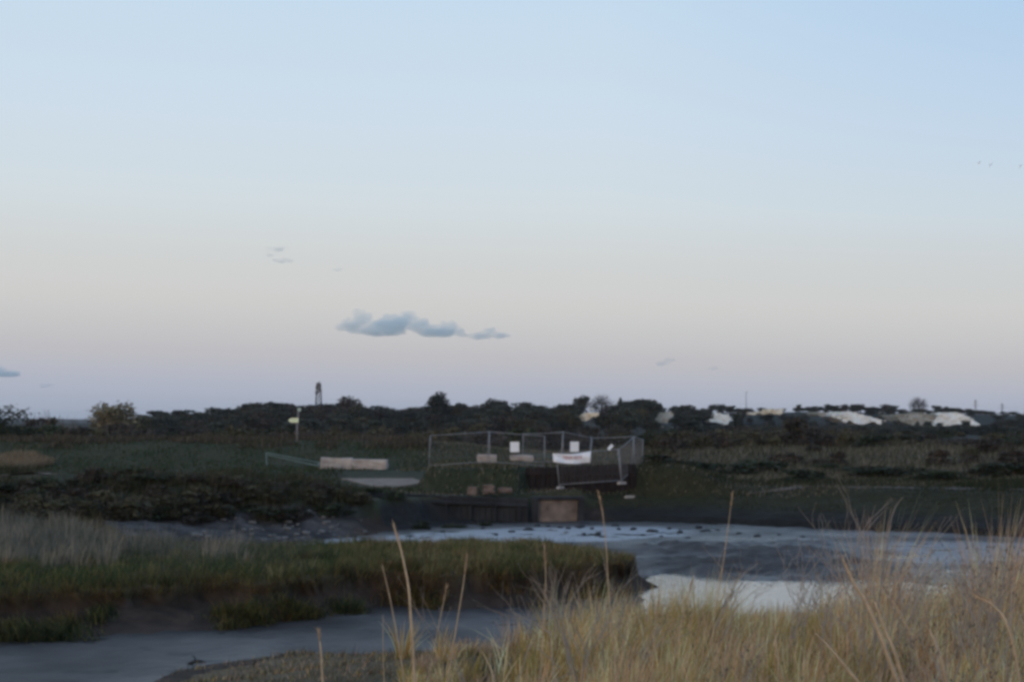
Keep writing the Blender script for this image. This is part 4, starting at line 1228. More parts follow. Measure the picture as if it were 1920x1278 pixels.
# pale flat apron
v = []
ax0, ax1 = xat(640, 97), xat(792, 104)
bm = bmesh.new()
P = [(at(640, 897, 1.66)), (at(700, 912, 1.66)), (at(735, 914, 1.66)), (at(796, 905, 1.66)), (at(770, 895, 1.66)), (at(690, 894, 1.66))]
a = [bm.verts.new((x, y, 1.69)) for x, y in P]; c_ = [bm.verts.new((x, y, 1.2)) for x, y in P]
bm.faces.new(a); bm.faces.new(list(reversed(c_)))
for k in range(len(P)): bm.faces.new((a[k], c_[k], c_[(k + 1) % len(P)], a[(k + 1) % len(P)]))
bmesh.ops.recalc_face_normals(bm, faces=bm.faces[:])
me = bpy.data.meshes.new('concrete_apron'); bm.to_mesh(me); bm.free()
tag(link('concrete_apron', me, M_SLAB), 'flat pale concrete apron between embankment and quay wall', 'slab')


# ---------------------------------------------------------------- temporary fencing
def panel(name, A, B, hgt, label, group, lean=(0, 0, 0), dense=True, msteel=None, feet=True):
    """mesh fence panel between base points A and B (world), top offset by lean"""
    A, B = Vector(A), Vector(B); up = Vector((0, 0, hgt)) + Vector(lean)
    msteel = msteel or M_STEEL
    t = empty(name, A); tag(t, label, 'fence panel', group)
    d = B - A; r = 0.026
    for q in (Vector(), d):
        MB().tube([q, q + up * 0.5, q + up], r, 8).build('post', msteel, t, smooth=True)
    MB().tube([up * 0.985, d * 0.5 + up * 0.985 - Vector((0, 0, 0.02)), d + up * 0.985], r * 0.8, 6).build('top_rail', msteel, t, smooth=True)
    MB().tube([up * 0.08, d + up * 0.08], r * 0.8, 6).build('bottom_rail', msteel, t, smooth=True)
    b = MB()
    n = int(d.length / 0.075)
    for i in range(1, n):
        q = d * (i / n)
        b.tube([q + up * 0.08, q + up * 0.985], 0.0042, 3, False)
    for k in (0.3, 0.5, 0.72):
        b.tube([up * k, d + up * k], 0.0030, 3, False)
    b.build('mesh_infill', M_WIRE, t)
    return t


def foot(x, y, z, rz, label):
    b = MB(); b.prism([(-0.34, 0), (0.34, 0), (0.30, 0.13), (0.1, 0.15), (-0.1, 0.15), (-0.30, 0.13)], -0.11, 0.11)
    o = b.build('concrete_weight', M_CONC, None, (x, y, z)); o.rotation_euler = (0, 0, rz)
    return tag(o, label, 'fence foot', 'feet of the fence panels')


YN = 89.4
NA = Vector((xat(1049, YN), YN, zat(913, YN))); NB = Vector((xat(1165, YN), YN, zat(905, YN)))
G_F = 'panels of the temporary mesh fence'
panel('site_fence', NA, NB, 2.0, 'front mesh fence panel carrying the banner', G_F, (-0.21, 0, 0))
SB = Vector((xat(1192, 93), 93, zat(880, 93)))
panel('site_fence', NB + Vector((0.03, 0.03, 0)), SB, 2.0, 'side mesh fence panel running back from the front panel', G_F, (-0.16, 0, 0))
YB = 92.4
def bp(px, row, y=YB): return Vector((xat(px, y), y, zat(row, y)))
def panel_top(pxa, ra, pxb, rb, ya, yb, label, lean=(0, 0, 0)):
    A = bp(pxa, ra, ya); B = bp(pxb, rb, yb)
    l = Vector(lean); dn = Vector((0, 0, 2.0)) + l
    return panel('site_fence', A - dn, B - dn, 2.0, label, G_F, lean)
panel_top(807, 815, 917, 808, 92, 92.6, 'leftmost mesh fence panel of the back row', (0.10, 0, 0))
panel_top(918, 808, 1021, 816, 92.7, 92.2, 'back row mesh fence panel carrying the left white sign', (0.0, 0, 0))
panel_top(981, 812, 1056, 809, 97.5, 95.5, 'mesh fence panel standing behind the back row', (0.05, 0, 0))
panel_top(1056, 808, 1109, 819, 91.8, 94.6, 'tilted mesh fence panel carrying the right white sign', (0.16, 0, 0))
panel_top(1110, 820, 1188, 817, 94.7, 93.4, 'back row mesh fence panel right of the right white sign', (0.14, 0, 0))
panel_top(1189, 817, 1206, 822, 93.4, 96.6, 'rightmost mesh fence panel seen almost edge on', (0.10, 0, 0))
foot(NA.x + 0.05, NA.y - 0.12, NA.z - 0.08, 1.1, 'pale foot under the left post of the banner panel')
foot(NB.x + 0.02, NB.y - 0.12, NB.z - 0.06, 0.9, 'pale foot under the right post of the banner panel')
foot(xat(1181, 89), 89, gz(xat(1181, 89), 89) + 0.0, 0.7, 'loose pale foot lying right of the banner panel')


def board(px, row, wpx, hpx, y, label, rot=0.0):
    b = MB(); b.box((0, 0, 0), (wpx * y / F, 0.012, hpx * y / F), None, 0.004)
    o = b.build('sign', M_WHITE, None, (xat(px, y), y, zat(row, y))); o.rotation_euler = (0, rot, 0)
    return tag(o, label, 'sign')


board(965, 837.5, 17, 19, 92.35, 'blank white square sign on the left back fence panel')
board(1077, 837, 16.5, 19, 92.6, 'blank white square sign above the banner')
board(1144.5, 838, 6, 12, 89.2, 'small white tag hung aslant on the front fence panel', 0.75)

# the banner: a sagging white sheet with a line of unreadable red print
bx0, bx1 = xat(1036, YN - 0.06), xat(1108, YN - 0.06)
nu, nv = 28, 8
U, V_ = np.meshgrid(np.linspace(0, 1, nu), np.linspace(0, 1, nv))
topz = zat(849.5, YN) + 0.13 * U - 0.10 * np.sin(PI * U); botz = zat(866, YN) - 0.07 * np.sin(PI * np.clip(U * 1.1, 0, 1)) - 0.05 * U
Xb = bx0 + (bx1 - bx0) * U + 0.10 * (1 - V_) * (0.5 - U); Zb = botz + (topz - botz) * V_
Yb = YN - 0.07 - 0.05 * np.sin(U * 14) * (1 - 0.4 * V_) - 0.04 * np.sin(V_ * 6 + U * 5)
bv = np.stack([Xb, Yb, Zb], -1).reshape(-1, 3); i = (np.arange(nv - 1)[:, None] * nu + np.arange(nu - 1)[None, :]).ravel()
ba = empty('banner', (bx0, YN - 0.07, float(botz.mean()))); tag(ba, 'sagging white banner with red print tied to the front fence panel', 'banner')
org = np.array([bx0, YN - 0.07, float(botz.mean())])
o = link('sheet', np_mesh('sheet', bv - org, np.stack([i, i + 1, i + 1 + nu, i + nu], -1), None, True), M_WHITE, ba)
mod = o.modifiers.new('thickness', 'SOLIDIFY'); mod.thickness = 0.006
def bpt(u, w_):
    fu = u * (nu - 1); fv = w_ * (nv - 1); iu, iv = min(int(fu), nu - 2), min(int(fv), nv - 2); du, dv = fu - iu, fv - iv
    g = lambda a, c: np.array([Xb[c, a], Yb[c, a], Zb[c, a]])
    return Vector((g(iu, iv) * (1 - du) * (1 - dv) + g(iu + 1, iv) * du * (1 - dv) + g(iu, iv + 1) * (1 - du) * dv + g(iu + 1, iv + 1) * du * dv) - org) + Vector((0, -0.012, 0))
b = MB()
for k in range(11):
    u0 = 0.27 + 0.047 * k
    for (a0, c0, a1, c1) in random.choice([((0, .42, 0.0, .78), (0.0, .78, .028, .6)), ((0, .45, .012, .76), (.012, .76, .026, .45)), ((0, .43, 0, .77), (0, .6, .024, .77)), ((.02, .44, .02, .76), (0, .76, .028, .76))]):
        p, q = bpt(u0 + a0, c0), bpt(u0 + a1, c1)
        b.tube([p, q], 0.011, 4)
b.build('print', M_RED, ba)

# fallen panel left of the concrete blocks
yF = 108.0
A = Vector((xat(500, yF), yF, zat(871, yF))); B = Vector((xat(594, yF), yF + 0.6, zat(874, yF)))
t = empty('fallen_fence', A); tag(t, 'greenish mesh fence panel toppled left of the concrete blocks', 'fence panel')
d = B - A; upv = Vector((-0.12, 0.5, 0.86)); up2 = Vector((-0.1, 1.5, 0.22))
MB().tube([(0, 0, 0), upv], 0.035, 6).build('post', M_GREENSTEEL, t)
MB().tube([d, d + up2], 0.035, 6).build('post', M_GREENSTEEL, t)
MB().tube([upv, d + up2], 0.035, 6).build('top_rail', M_GREENSTEEL, t)
MB().tube([upv * 0.82 + Vector((0.1, -0.1, 0)), d * 0.98 + Vector((0, 0, 0.04))], 0.035, 6).build('middle_rail', M_GREENSTEEL, t)
b = MB()
for k in range(1, 34):
    s = k / 34; b.tube([d * s + Vector((0, 0, 0.03)), upv.lerp(d + up2, s)], 0.004, 3, False)
b.build('mesh_infill', M_WIRE, t)

# ---------------------------------------------------------------- footpath sign on the sea wall
ySg = 127.0
xs = xat(557, ySg); zb = gz(xs, ySg)
k = ySg / F
t = empty('footpath_sign', (xs, ySg, zb)); tag(t, 'grey post with a pale yellow pointed arm on the sea wall', 'signpost')
H_ = zat(768, ySg) - zb
MB().tube([(0, 0, -0.3), (0, 0, H_ * 0.5), (0.12, 0, H_)], [0.085, 0.075, 0.07], 10).build('post', M_POST, t, smooth=True)
z0 = zat(787.5, ySg) - zb; hh = 4.1 * k
arm = MB().prism([(0.12, z0 - hh), (0.12, z0 + hh), (-16 * k + 0.2, z0 + hh), (-18.5 * k + 0.1, z0), (-16 * k + 0.2, z0 - hh)], -0.115, -0.085).build('arm', M_SIGN, t)
b = MB()
for q in range(5):
    b.box((-0.48 + q * 0.115, -0.118, z0 + 0.02), (0.06, 0.004, 0.13))
    if q != 2: b.box((-0.48 + q * 0.115, -0.1225, z0 + 0.02), (0.022, 0.004, 0.05))
b.build('lettering', M_SIGNTEXT, arm)
bm = bmesh.new(); bmesh.ops.create_cone(bm, cap_ends=True, segments=20, radius1=3.6 * k, radius2=3.6 * k, depth=0.03)
bmesh.ops.transform(bm, matrix=Matrix.Translation((0.2, -0.09, H_ + 0.02)) @ Matrix.Rotation(PI / 2, 4, 'X'), verts=bm.verts)
me = bpy.data.meshes.new('disc'); bm.to_mesh(me); bm.free(); link('disc', me, M_DISC, t)

# ---------------------------------------------------------------- far tower, masts
yT = 740.0
xT = xat(597.5, yT); zT = gz(xT, yT); HT = zat(718, yT) - zT
t = empty('lattice_tower', (xT, yT, zT)); tag(t, 'dark lattice mast rising above the wooded ridge', 'tower')
b = MB()
wb, wtp = 1.75, 0.95
def corner(i, s): 
    w = wb + (wtp - wb) * s
    return Vector(((-w, w, w, -w)[i], (-w, -w, w, w)[i], HT * s))
for i in range(4): b.tube([corner(i, 0), corner(i, 1)], 0.13, 5)
nlev = 9
for l in range(nlev):
    s0, s1 = l / nlev, (l + 1) / nlev
    for i in range(4):
        j = (i + 1) % 4
        b.tube([corner(i, s0), corner(j, s1)], 0.07, 4); b.tube([corner(j, s0), corner(i, s1)], 0.07, 4); b.tube([corner(i, s1), corner(j, s1)], 0.08, 4)
b.build('frame', M_TOWER, t)
for (s, xo, r) in ((0.955, 0.0, 1.1), (0.87, -0.5, 1.0), (0.80, 0.7, 0.9), (0.72, -0.9, 0.7)):
    b = MB(); b.tube([(xo, -1.3, HT * s), (xo, -0.5, HT * s)], [r, r * 0.8], 12); b.build('antenna', M_TOWER, t)
b = MB(); b.box((0, 0, HT * 0.9), (2.6, 2.6, 0.3)); b.box((0, 0, HT * 0.76), (3.2, 3.2, 0.3)); b.build('platform', M_TOWER, t)
MB().tube([(0.3, 0, HT), (0.3, 0, HT + 1.2)], 0.12, 5).build('spike', M_TOWER, t)

ym = 820.0
for (px, top, r, lab) in ((1399, 734, 0.16, 'thin grey mast on the skyline left of the chalk cliffs'),):
    x = xat(px, ym); z = gz(x, ym); h = zat(top, ym) - z
    t = empty('mast', (x, ym, z)); tag(t, lab, 'mast')
    MB().tube([(0, 0, 0), (0, 0, h * 0.6), (0, 0, h)], [r * 1.3, r, r * 0.7], 6).build('pole', M_POST, t)
    MB().box((0.5, 0, h - 0.2), (1.2, 0.2, 0.18)).build('bracket', M_POST, t)
for (px, top, y, lab) in ((1829, 749, 1500, 'small faint pylon on the right skyline, left one of two'), (1879, 756, 1600, 'small faint pylon on the right skyline, right one of two')):
    x = xat(px, y); z = gz(x, y); h = zat(top, y) - z
    t = empty('pylon', (x, y, z)); tag(t, lab, 'pylon', 'pair of far pylons')
    b = MB()
    for s in (-1, 1):
        for q in (-1, 1): b.tube([(s * 1.5, q * 1.5, 0), (s * 0.25, q * 0.25, h)], 0.13, 4)
    for l in range(6):
        z0, z1 = h * l / 6, h * (l + 1) / 6; w0 = 1.5 - 1.25 * l / 6; w1 = 1.5 - 1.25 * (l + 1) / 6
        b.tube([(-w0, -w0, z0), (w1, -w1, z1)], 0.08, 4); b.tube([(w0, -w0, z0), (-w1, -w1, z1)], 0.08, 4)
    b.build('frame', M_POST, t)
    for q, wd in ((0.72, 3.4), (0.84, 2.8), (0.95, 2.2)): MB().box((0, 0, h * q), (wd * 2, 0.25, 0.22)).build('cross_arm', M_POST, t)


# ---------------------------------------------------------------- chalk cliffs
def chalk(outline, y, m, label, depth=26.0):
    """irregular chalk face: the outline [(px,row)] at distance y, leaning back, with depth into the hill"""
    P = [(xat(px, y), zat(r, y)) for px, r in outline]
    x0 = min(p[0] for p in P); x1 = max(p[0] for p in P); z0 = min(p[1] for p in P); z1 = max(p[1] for p in P)
    st = 0.30
    xs_ = np.arange(x0 - 1, x1 + 1, st); zs_ = np.arange(z0 - 1, z1 + 1, st)
    Xg, Zg = np.meshgrid(xs_, zs_)
    s = sdf(P, Xg, Zg) + 1.5 * fbm(Xg * 0.4 + 0.3 * Zg, Zg * 0.7, int(x0) % 97, 4) + 0.1
    keep = s > 0
    r, c = Xg.shape
    bul = 3.0 * fbm(Xg * 0.16, Zg * 0.22, 7 + int(x1) % 50, 4) + 0.8 * fbm(Xg * 0.9, Zg * 0.5, 9, 3)
    Yg = y + (Zg - z0) * 0.45 + bul
    idx = np.arange(r * c).reshape(r, c)
    q = keep[:-1, :-1] & keep[1:, :-1] & keep[:-1, 1:] & keep[1:, 1:]
    a = idx[:-1, :-1][q]; b_ = idx[:-1, 1:][q]; c2 = idx[1:, 1:][q]; d2 = idx[1:, :-1][q]
    fr = np.stack([a, b_, c2, d2], -1)
    v = np.stack([Xg, Yg, Zg], -1).reshape(-1, 3)
    bm = bmesh.new()
    used = np.unique(fr); mp = {}
    org = np.array([(x0 + x1) / 2, y, z0])
    for i in used: mp[int(i)] = bm.verts.new(v[i] - org)
    for q4 in fr: bm.faces.new([mp[int(k)] for k in q4])
    ex = bmesh.ops.extrude_face_region(bm, geom=bm.faces[:])
    vs = [g for g in ex['geom'] if isinstance(g, bmesh.types.BMVert)]
    bmesh.ops.translate(bm, verts=vs, vec=(0, depth, 0.0))
    bmesh.ops.recalc_face_normals(bm, faces=bm.faces[:])
    me = bpy.data.meshes.new('chalk_cliff'); bm.to_mesh(me); bm.free()
    for p in me.polygons: p.use_smooth = False
    o = link('chalk_cliff', me, m, None, tuple(org))
    return tag(o, label, 'cliff', kind='thing')


chalk([(1742, 801), (1765, 778), (1790, 774), (1815, 778), (1842, 797), (1836, 803), (1800, 798), (1770, 800)], 690, M_CHALK, 'bright white chalk cliff farthest right on the hill')
chalk([(1553, 778), (1590, 773), (1625, 776), (1662, 788), (1655, 794), (1632, 793), (1610, 797), (1580, 787)], 690, M_CHALK, 'white ragged chalk cliff left of the weathered grey one')
chalk([(1672, 775), (1757, 776), (1745, 798), (1715, 796), (1690, 790)], 694, M_CHALKG, 'weathered grey chalk face beside the farthest right cliff')
chalk([(1326, 782), (1340, 774), (1368, 776), (1376, 788), (1356, 797), (1332, 793)], 650, M_CHALK, 'compact white chalk cliff among the dark trees')
chalk([(1403, 771), (1470, 769), (1474, 777), (1440, 776), (1404, 779)], 700, M_CHALKT, 'long thin tan chalk ledge below the skyline')
chalk([(1096, 776), (1110, 768), (1124, 773), (1120, 782), (1098, 790)], 440, M_CHALKT, 'cream chalk patch farthest left among the trees')
chalk([(1245, 786), (1256, 772), (1263, 776), (1255, 788), (1246, 796)], 455, M_CHALKG, 'small slanting grey chalk patch among the dark trees')
chalk([(1534, 775), (1552, 772), (1550, 780), (1536, 780)], 690, M_CHALKG, 'tiny grey chalk patch at the left end of the ragged cliff')

# ---------------------------------------------------------------- birds
def bird(px, row, y, roll, label):
    t = empty('bird', (xat(px, y), y, zat(row, y))); tag(t, label, 'bird', 'three distant birds in flight')
    bm = bmesh.new()
    bmesh.ops.create_uvsphere(bm, u_segments=10, v_segments=8, radius=0.5)
    for v in bm.verts:
        x = v.co.x; w = (1 - 0.75 * max(0, x) * 2 * 0.6) * (1 - 0.5 * max(0, -x))
        v.co = Vector((x * 0.5, v.co.y * 0.15 * w, v.co.z * 0.14 * w))
    # wings and tail grow out of the body as one mesh
    def sheet(pts):
        a = [bm.verts.new((x, y_, z + 0.008)) for x, y_, z in pts]; c = [bm.verts.new((x, y_, z - 0.008)) for x, y_, z in pts]
        bm.faces.new(a); bm.faces.new(list(reversed(c)))
        for k in range(len(a)): bm.faces.new((a[(k + 1) % len(a)], a[k], c[k], c[(k + 1) % len(a)]))
    for s in (-1, 1):
        sheet([(0.12, 0.03 * s, 0.02), (0.16, 0.24 * s, 0.12), (0.02, 0.52 * s, 0.08), (-0.06, 0.50 * s, 0.07), (-0.04, 0.25 * s, 0.10), (-0.10, 0.03 * s, 0.02)])
    sheet([(-0.18, 0.04, 0.0), (-0.36, 0.09, 0.0), (-0.36, -0.09, 0.0), (-0.18, -0.04, 0.0)])
    sheet([(0.23, 0.02, 0.0), (0.30, 0.0, -0.01), (0.23, -0.02, 0.0)])
    bmesh.ops.recalc_face_normals(bm, faces=bm.faces[:])
    me = bpy.data.meshes.new('body'); bm.to_mesh(me); bm.free()
    link('body', me, M_FEATHER, t)
    ay = Vector((0.62, 0.2, 0.55 + 0.25 * roll)).normalized(); ax = Vector((-0.35, 0.93, 0.1)); ax = (ax - ay * ax.dot(ay)).normalized(); az = ax.cross(ay)
    t.rotation_euler = Matrix((ax, ay, az)).transposed().to_euler()
    t.scale = (0.9, 0.85, 0.9)
    return t


bird(1835.5, 305, 210, 0.9, 'distant grey bird in flight, leftmost of the three')
bird(1857, 308.5, 200, 0.5, 'distant grey bird in flight, middle one of the three')
bird(1913, 311, 210, 0.8, 'distant grey bird in flight, close to the picture edge')


# ---------------------------------------------------------------- clouds
def mat_cloud(name, dens, col, scale, thr):
    m = bpy.data.materials.new(name); m.use_nodes = True
    n = m.node_tree; n.nodes.remove(n.nodes['Principled BSDF'])
    pv = n.nodes.new('ShaderNodeVolumePrincipled')
    pv.inputs['Color'].default_value = (*col, 1); pv.inputs['Anisotropy'].default_value = 0.0
    tc = n.nodes.new('ShaderNodeTexCoord'); nz = n.nodes.new('ShaderNodeTexNoise')
    nz.inputs['Scale'].default_value = scale; nz.inputs['Detail'].default_value = 3
    n.links.new(tc.outputs['Object'], nz.inputs['Vector'])
    mr = n.nodes.new('ShaderNodeMapRange'); mr.inputs['From Min'].default_value = thr; mr.inputs['From Max'].default_value = thr + 0.25
    mr.inputs['To Min'].default_value = 0.0; mr.inputs['To Max'].default_value = dens
    n.links.new(nz.outputs['Fac'], mr.inputs['Value']); n.links.new(mr.outputs['Result'], pv.inputs['Density'])
    n.links.new(pv.outputs[0], n.nodes['Material Output'].inputs['Volume'])
    return m


M_CLOUD = mat_cloud('cloud_vapour', 0.028, (0.72, 0.92, 1.0), 0.05, 0.22)
M_WISP = mat_cloud('thin_cloud_vapour', 0.030, (0.75, 0.90, 1.0), 0.07, 0.40)
YC = 3000.0


def cloud(puffs, label, m, group=None):
    """puffs [(px,row,rx,ry)] in photo pixels at distance YC, merged into one lumpy body"""
    k = YC / F
    cx = sum(p[0] for p in puffs) / len(puffs); cyr = sum(p[1] for p in puffs) / len(puffs)
    bm = bmesh.new()
    rr = random.Random(int(cx))
    more = []
    for (px, row, rx, ry) in puffs:
        for q in range(9):
            a = rr.uniform(-0.25, PI + 0.25); f_ = rr.uniform(0.55, 0.95)
            e_ = rr.uniform(0.22, 0.45)
            more.append((px + rx * f_ * math.cos(a), row - ry * f_ * max(-0.35, math.sin(a)), max(3.0, rx * e_ * 0.8), max(2.4, ry * e_)))
    for (px, row, rx, ry) in [(p[0], p[1], p[2] * 0.86, p[3] * 0.86) for p in puffs] + more:
        r = bmesh.ops.create_icosphere(bm, subdivisions=3, radius=1.0)
        for v in r['verts']:
            n = 1 + 0.16 * math.sin(v.co.x * 5 + px) + 0.14 * math.sin(v.co.z * 6 + row) * math.cos(v.co.y * 4)
            zz_ = v.co.z * ry * n; 
            if zz_ < 0: zz_ *= 0.75
            v.co = Vector(((px - cx + v.co.x * rx * n + 0.35 * zz_) * k, v.co.y * rx * 0.8 * k, (cyr - row + zz_) * k))
    me = bpy.data.meshes.new('cloud'); bm.to_mesh(me); bm.free()
    o = link('cloud', me, m, None, (xat(cx, YC), YC, zat(cyr, YC)))
    md = o.modifiers.new('merge', 'REMESH'); md.mode = 'VOXEL'; md.voxel_size = 2.3
    return tag(o, label, 'cloud', group)


cloud([(660, 613, 26, 18), (677, 601, 20, 20), (692, 621, 30, 12), (735, 612, 44, 22), (762, 600, 26, 18), (785, 612, 26, 16), (720, 624, 40, 10), (822, 624, 42, 13), (842, 614, 22, 13), (800, 621, 30, 9), (868, 629, 16, 4), (640, 617, 12, 5)], 'large blue grey cloud with three lumps low in the sky', M_CLOUD)
cloud([(902, 631, 24, 9), (918, 622, 16, 9), (938, 630, 22, 7)], 'small blue grey cloud just right of the large one', M_CLOUD)
cloud([(5, 702, 40, 8), (-30, 698, 44, 12), (-80, 700, 50, 14)], 'flat blue grey cloud cut by the left picture edge', M_CLOUD)
cloud([(520, 468, 22, 6), (530, 490, 22, 5), (505, 478, 14, 4)], 'faint ragged wisp high left of the large cloud', M_WISP)
cloud([(634, 506, 13, 4)], 'tiny faint wisp above the left end of the large cloud', M_WISP)
cloud([(1240, 682, 15, 6), (1254, 675, 14, 5)], 'small faint cloud right of centre above the ridge', M_WISP)
cloud([(1338, 690, 11, 6)], 'tiny faint cloud right of the other small faint one', M_WISP)
cloud([(86, 723, 18, 4)], 'tiny faint cloud low near the left picture edge', M_WISP)


# ---------------------------------------------------------------- foreground stalks and dead weeds
def stalk(pix, y, r0, label, m=M_STRAW, head=None, group='tall dry stalks in the foreground', name='dry_stalk', lean_y=0.0):
    """pix: photo points from tip down; stands at distance y, rooted in the ground"""
    pts = [Vector((xat(px, y), y, zat(row, y))) for px, row in pix]
    last = pts[-1]; dr = (pts[-1] - pts[-2]).normalized() if len(pts) > 1 else Vector((0, 0, -1))
    g = gz(last.x, y)
    if last.z > g - 0.05:
        q = last + dr * ((last.z - g + 0.08) / max(0.3, -dr.z)); pts.append(Vector((q.x, y, gz(q.x, y) - 0.06)))
    base = pts[-1].copy(); pts.reverse()
    # small bend in depth so that it is not flat
    n = len(pts)
    fine = []
    for i in range(n - 1):
        for k in range(4):
            fine.append(pts[i].lerp(pts[i + 1], k / 4))
    fine.append(pts[-1])
    N = len(fine)
    sm = [fine[0]] + [(fine[i - 1] + fine[i] * 2 + fine[i + 1]) / 4 for i in range(1, N - 1)] + [fine[-1]]
    for i, p in enumerate(sm):
        s = i / (N - 1); p.y += lean_y * s * s + 0.02 * math.sin(s * 9)
    rad = [1.45 * r0 * (1 - 0.62 * i / (N - 1)) for i in range(N)]
    t = empty(name, base); tag(t, label, 'stalk', group)
    MB().tube([p - base for p in sm], rad, 6).build('stem', m, t, smooth=True)
    if head:
        L = head; tip = sm[-1] - base; dirv = (sm[-1] - sm[-4]).normalized()
        nn = 46
        pos = np.array([tip - dirv * L * random.random() for _ in range(nn)])
        v, f, c = blades(pos, np.full(nn, 0.07) * RNG.uniform(0.7, 1.3, nn), np.full(nn, 0.008), np.column_stack([RNG.normal(dirv.x * 1.0, 0.35, nn), RNG.normal(0, 0.35, nn)]), palette([STRAW, STRAW2], nn), 2, 0.2)
        link('seed_head', np_mesh('seed_head', v, f, c), M_GRASS, t)
    return t


stalk([(738, 985), (753, 1035), (767, 1100), (772, 1180), (777, 1270)], 16, 0.014, 'thickest straw coloured stalk standing alone left of centre', head=0.3)
stalk([(716, 1058), (731, 1120), (745, 1190), (757, 1268)], 16.5, 0.007, 'thin stalk leaning just left of the thickest stalk')
stalk([(875, 1045), (868, 1100), (853, 1190), (840, 1272)], 16, 0.007, 'thin stalk leaning right, between the thickest stalk and the forked one', head=0.18)
stalk([(838, 1098), (828, 1145), (815, 1210)], 18, 0.006, 'short thin stalk with a fat seed head near the thickest stalk', head=0.22)
stalk([(718, 1152), (718, 1200), (720, 1270)], 18, 0.005, 'short upright thin stalk left of the thickest stalk')
stalk([(597, 1183), (602, 1220), (605, 1272)], 16, 0.012, 'short thick stalk standing alone nearest the left end of the grass', head=0.12)
stalk([(1122, 922), (1131, 966), (1137, 1030), (1140, 1095), (1150, 1200)], 20, 0.007, 'tallest slender stalk reaching up over the sluice', head=0.32)
stalk([(1020, 1023), (1024, 1080), (1020, 1150), (1015, 1230)], 20, 0.008, 'upright stalk right of the forked stalk', head=0.25)
stalk([(1374, 925), (1369, 960), (1364, 995), (1352, 1080), (1340, 1160)], 21, 0.006, 'slender stalk crossing the right bank, right of the sluice', head=0.2)
stalk([(1580, 1047), (1600, 1090), (1623, 1127), (1650, 1190), (1682, 1275)], 15, 0.019, 'thick leaning stalk, leftmost of the right hand group', head=0.25)
stalk([(1640, 1127), (1660, 1180), (1678, 1225), (1694, 1275)], 14.5, 0.016, 'thick leaning stalk, second of the right hand group')
stalk([(1733, 1160), (1750, 1195), (1763, 1235), (1774, 1275)], 14, 0.020, 'thick pale leaning stalk, third of the right hand group', head=0.15)
stalk([(1828, 1117), (1858, 1130), (1880, 1153), (1898, 1200), (1912, 1270)], 15, 0.017, 'thick stalk arching over to the left at the right edge', head=0.2)
stalk([(1530, 1187), (1558, 1215), (1593, 1260)], 14.5, 0.014, 'short thick stalk leaning left in front of the right hand group')
stalk([(1633, 1073), (1655, 1105), (1682, 1140), (1710, 1190), (1730, 1270)], 17, 0.007, 'thin leaning stalk behind the right hand group')
stalk([(1693, 932), (1680, 948), (1670, 975), (1662, 1030), (1650, 1110), (1640, 1200)], 20, 0.007, 'tall grey stalk curving right at its tip above the right hand group', M_TWIG)
stalk([(1930, 940), (1900, 1010), (1880, 1085), (1865, 1180)], 19, 0.007, 'tall grey stalk leaning out at the right picture edge', M_TWIG)
stalk([(1397, 1087), (1372, 1115), (1347, 1145), (1335, 1180)], 22, 0.006, 'dark thin twig slanting across the pale water', M_DARKTWIG)
stalk([(1450, 1165), (1455, 1200), (1460, 1270)], 16, 0.008, 'short upright stalk in front of the pale water', head=0.15)
stalk([(1235, 1130), (1228, 1180), (1222, 1270)], 17, 0.007, 'straight stalk among the yellow grass left of the pale water', head=0.2)
stalk([(1300, 1085), (1280, 1150), (1262, 1250)], 18, 0.006, 'thin stalk leaning right at the left end of the pale water', head=0.2)


for k in range(46):
    p = random.uniform(1010, 1915); y = random.uniform(13.5, 24)
    g = gz(xat(p, y), y); hh_ = random.uniform(0.7, 1.25); lx = random.gauss(0.12, 0.3); x0 = xat(p, y)
    q = lambda t: ((x0 + lx * hh_ * t ** 1.6) / y * F + 960, HOR + (EYE - g - hh_ * (t - 0.12 * abs(lx) * t ** 3)) * F / y)
    stalk([q(1.0), q(0.75), q(0.45), q(0.15), q(0.0)], y, random.uniform(0.005, 0.009), 'thin dry stalk rising out of the long grass on the near bank', m=random.choice([M_STRAW, M_STRAW, M_TWIG]), head=random.choice([None, 0.16, 0.22]), group='thin stalks in the long grass', name='thin_stalk')


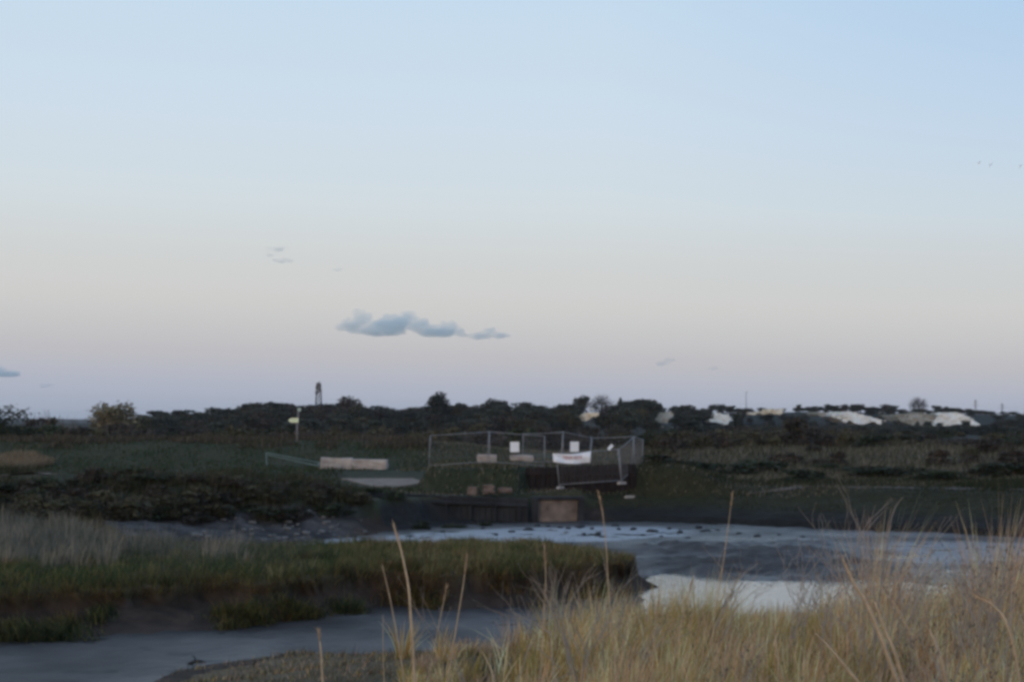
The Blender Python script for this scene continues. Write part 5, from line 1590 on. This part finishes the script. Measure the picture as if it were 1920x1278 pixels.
def weed(px, row_tip, y, spread, n, label, m=M_TWIG, r0=0.0105):
    """dead branching weed: main stems that fork into fine twigs with small dry heads"""
    x = xat(px, y); g = gz(x, y); h = zat(row_tip, y) - g
    b = MB(); heads = []
    def grow(p, d, l, r, lev):
        q = p + d * l
        mid_ = p.lerp(q, 0.5) + Vector((random.gauss(0, 1), random.gauss(0, 1), 0)) * l * 0.05
        b.tube([p, mid_, q], [r, r * 0.85, r * 0.6], 4 if lev < 2 else 3, False)
        if lev >= 3: heads.append(q); return
        for s in range(random.choice([2, 2, 3])):
            dd = (d + Vector((random.gauss(0.1, 0.45), random.gauss(0, 0.4), random.gauss(0.12, 0.25)))).normalized()
            grow(p.lerp(q, random.uniform(0.55, 1.0)), dd, l * random.uniform(0.5, 0.75), r * 0.62, lev + 1)
    for i in range(n):
        d = Vector((random.gauss(0.08, spread), random.gauss(0, spread * 0.7), 1)).normalized()
        grow(Vector((random.gauss(0, 0.05), random.gauss(0, 0.05), -0.05)), d, h * random.uniform(0.42, 0.56), r0, 0)
    sme = b.mesh('dead_weed')
    sv = np.empty(len(sme.vertices) * 3, np.float32); sme.vertices.foreach_get('co', sv); sv = sv.reshape(-1, 3)
    sf = np.array([tuple(p.vertices) for p in sme.polygons if len(p.vertices) == 4])
    bpy.data.meshes.remove(sme)
    sc_ = np.repeat(palette([(0.46, 0.39, 0.33), (0.54, 0.44, 0.36)] if m is M_TWIG else [(0.05, 0.045, 0.045)], len(sv) // 4 + 1, 0.2), 4, axis=0)[:len(sv)]
    hp = np.array([tuple(q) for q in heads]); hp = np.repeat(hp, 4, axis=0); k = len(hp)
    v, f, c = blades(hp - np.array([0, 0, 0.01]), 0.04 * RNG.uniform(0.6, 1.5, k), np.full(k, 0.009), RNG.normal(0, 0.6, (k, 2)), palette([GREY, (0.2, 0.17, 0.14), BROWN], k), 2, 0.1)
    o = link('dead_weed', np_mesh('dead_weed', np.concatenate([sv, v]), np.concatenate([sf, f + len(sv)]), np.concatenate([sc_, c])), M_GRASS, None, (x, y, g))
    return tag(o, label, 'dead weed', 'dead branching weeds in the foreground')


weed(905, 1090, 17, 0.16, 2, 'small forked weed right of the thickest stalk')
weed(1075, 1025, 20, 0.28, 5, 'bushy grey weed in front of the bank tip')
weed(1110, 1030, 21, 0.14, 3, 'tall narrow grey weed right of the bushy one at the bank tip')
weed(1180, 1080, 22, 0.25, 4, 'low grey weed between the bank tip and the pale water')
weed(1315, 1010, 22, 0.25, 3, 'thin grey weed above the left part of the pale water')
weed(1465, 975, 22, 0.22, 4, 'tall grey weed above the middle of the pale water')
weed(1535, 940, 20, 0.14, 3, 'tallest wiry weed bending right over the mud')
weed(1640, 955, 19, 0.20, 8, 'dense grey weed rising above the right hand stalks')
weed(1690, 1040, 20, 0.22, 5, 'lower grey weed right of the dense one')
weed(1790, 1030, 20, 0.24, 4, 'thin grey weed over the far mud near the right edge')
weed(1880, 930, 17, 0.20, 8, 'large brownish weed at the right picture edge', M_TWIG)
weed(1850, 1000, 18, 0.22, 7, 'brownish weed just left of the large one at the edge')
weed(1740, 1180, 13, 0.35, 6, 'tangled low grey weed among the right hand stalks')
weed(1850, 1190, 13, 0.35, 6, 'tangled low grey weed below the arching stalk')
weed(1400, 1180, 15, 0.3, 5, 'low tangled weed in front of the pale water')

# a dark broken branch half sunk in the near mud
bx, by = at(365, 1243, 0.05)
t = empty('branch', (bx, by, 0.05)); tag(t, 'dark broken branch lying on the near mud', 'branch')
MB().tube([(-0.16, 0.1, -0.03), (0.0, 0, 0.05), (0.14, -0.02, 0.06), (0.24, 0.05, 0.02)], [0.05, 0.045, 0.035, 0.015], 6).build('limb', M_LUMP, t)
MB().tube([(0.02, 0.0, 0.05), (-0.02, 0.12, 0.13), (-0.1, 0.16, 0.16)], [0.03, 0.02, 0.01], 5).build('twig', M_LUMP, t)


# ---------------------------------------------------------------- thin evening haze
HZ = bpy.data.materials.new('evening_haze'); HZ.use_nodes = True
hn = HZ.node_tree; hn.nodes.remove(hn.nodes['Principled BSDF'])
hv = hn.nodes.new('ShaderNodeVolumePrincipled')
hv.inputs['Color'].default_value = (0.86, 0.91, 1.0, 1); hv.inputs['Density'].default_value = 0.00006; hv.inputs['Anisotropy'].default_value = 0.0
hn.links.new(hv.outputs[0], hn.nodes['Material Output'].inputs['Volume'])
b = MB(); b.box((0, 4600, 21.5), (30000, 9900, 49.0))
tag(b.build('haze', HZ), 'thin pale evening haze over the marsh', 'haze', kind='stuff')
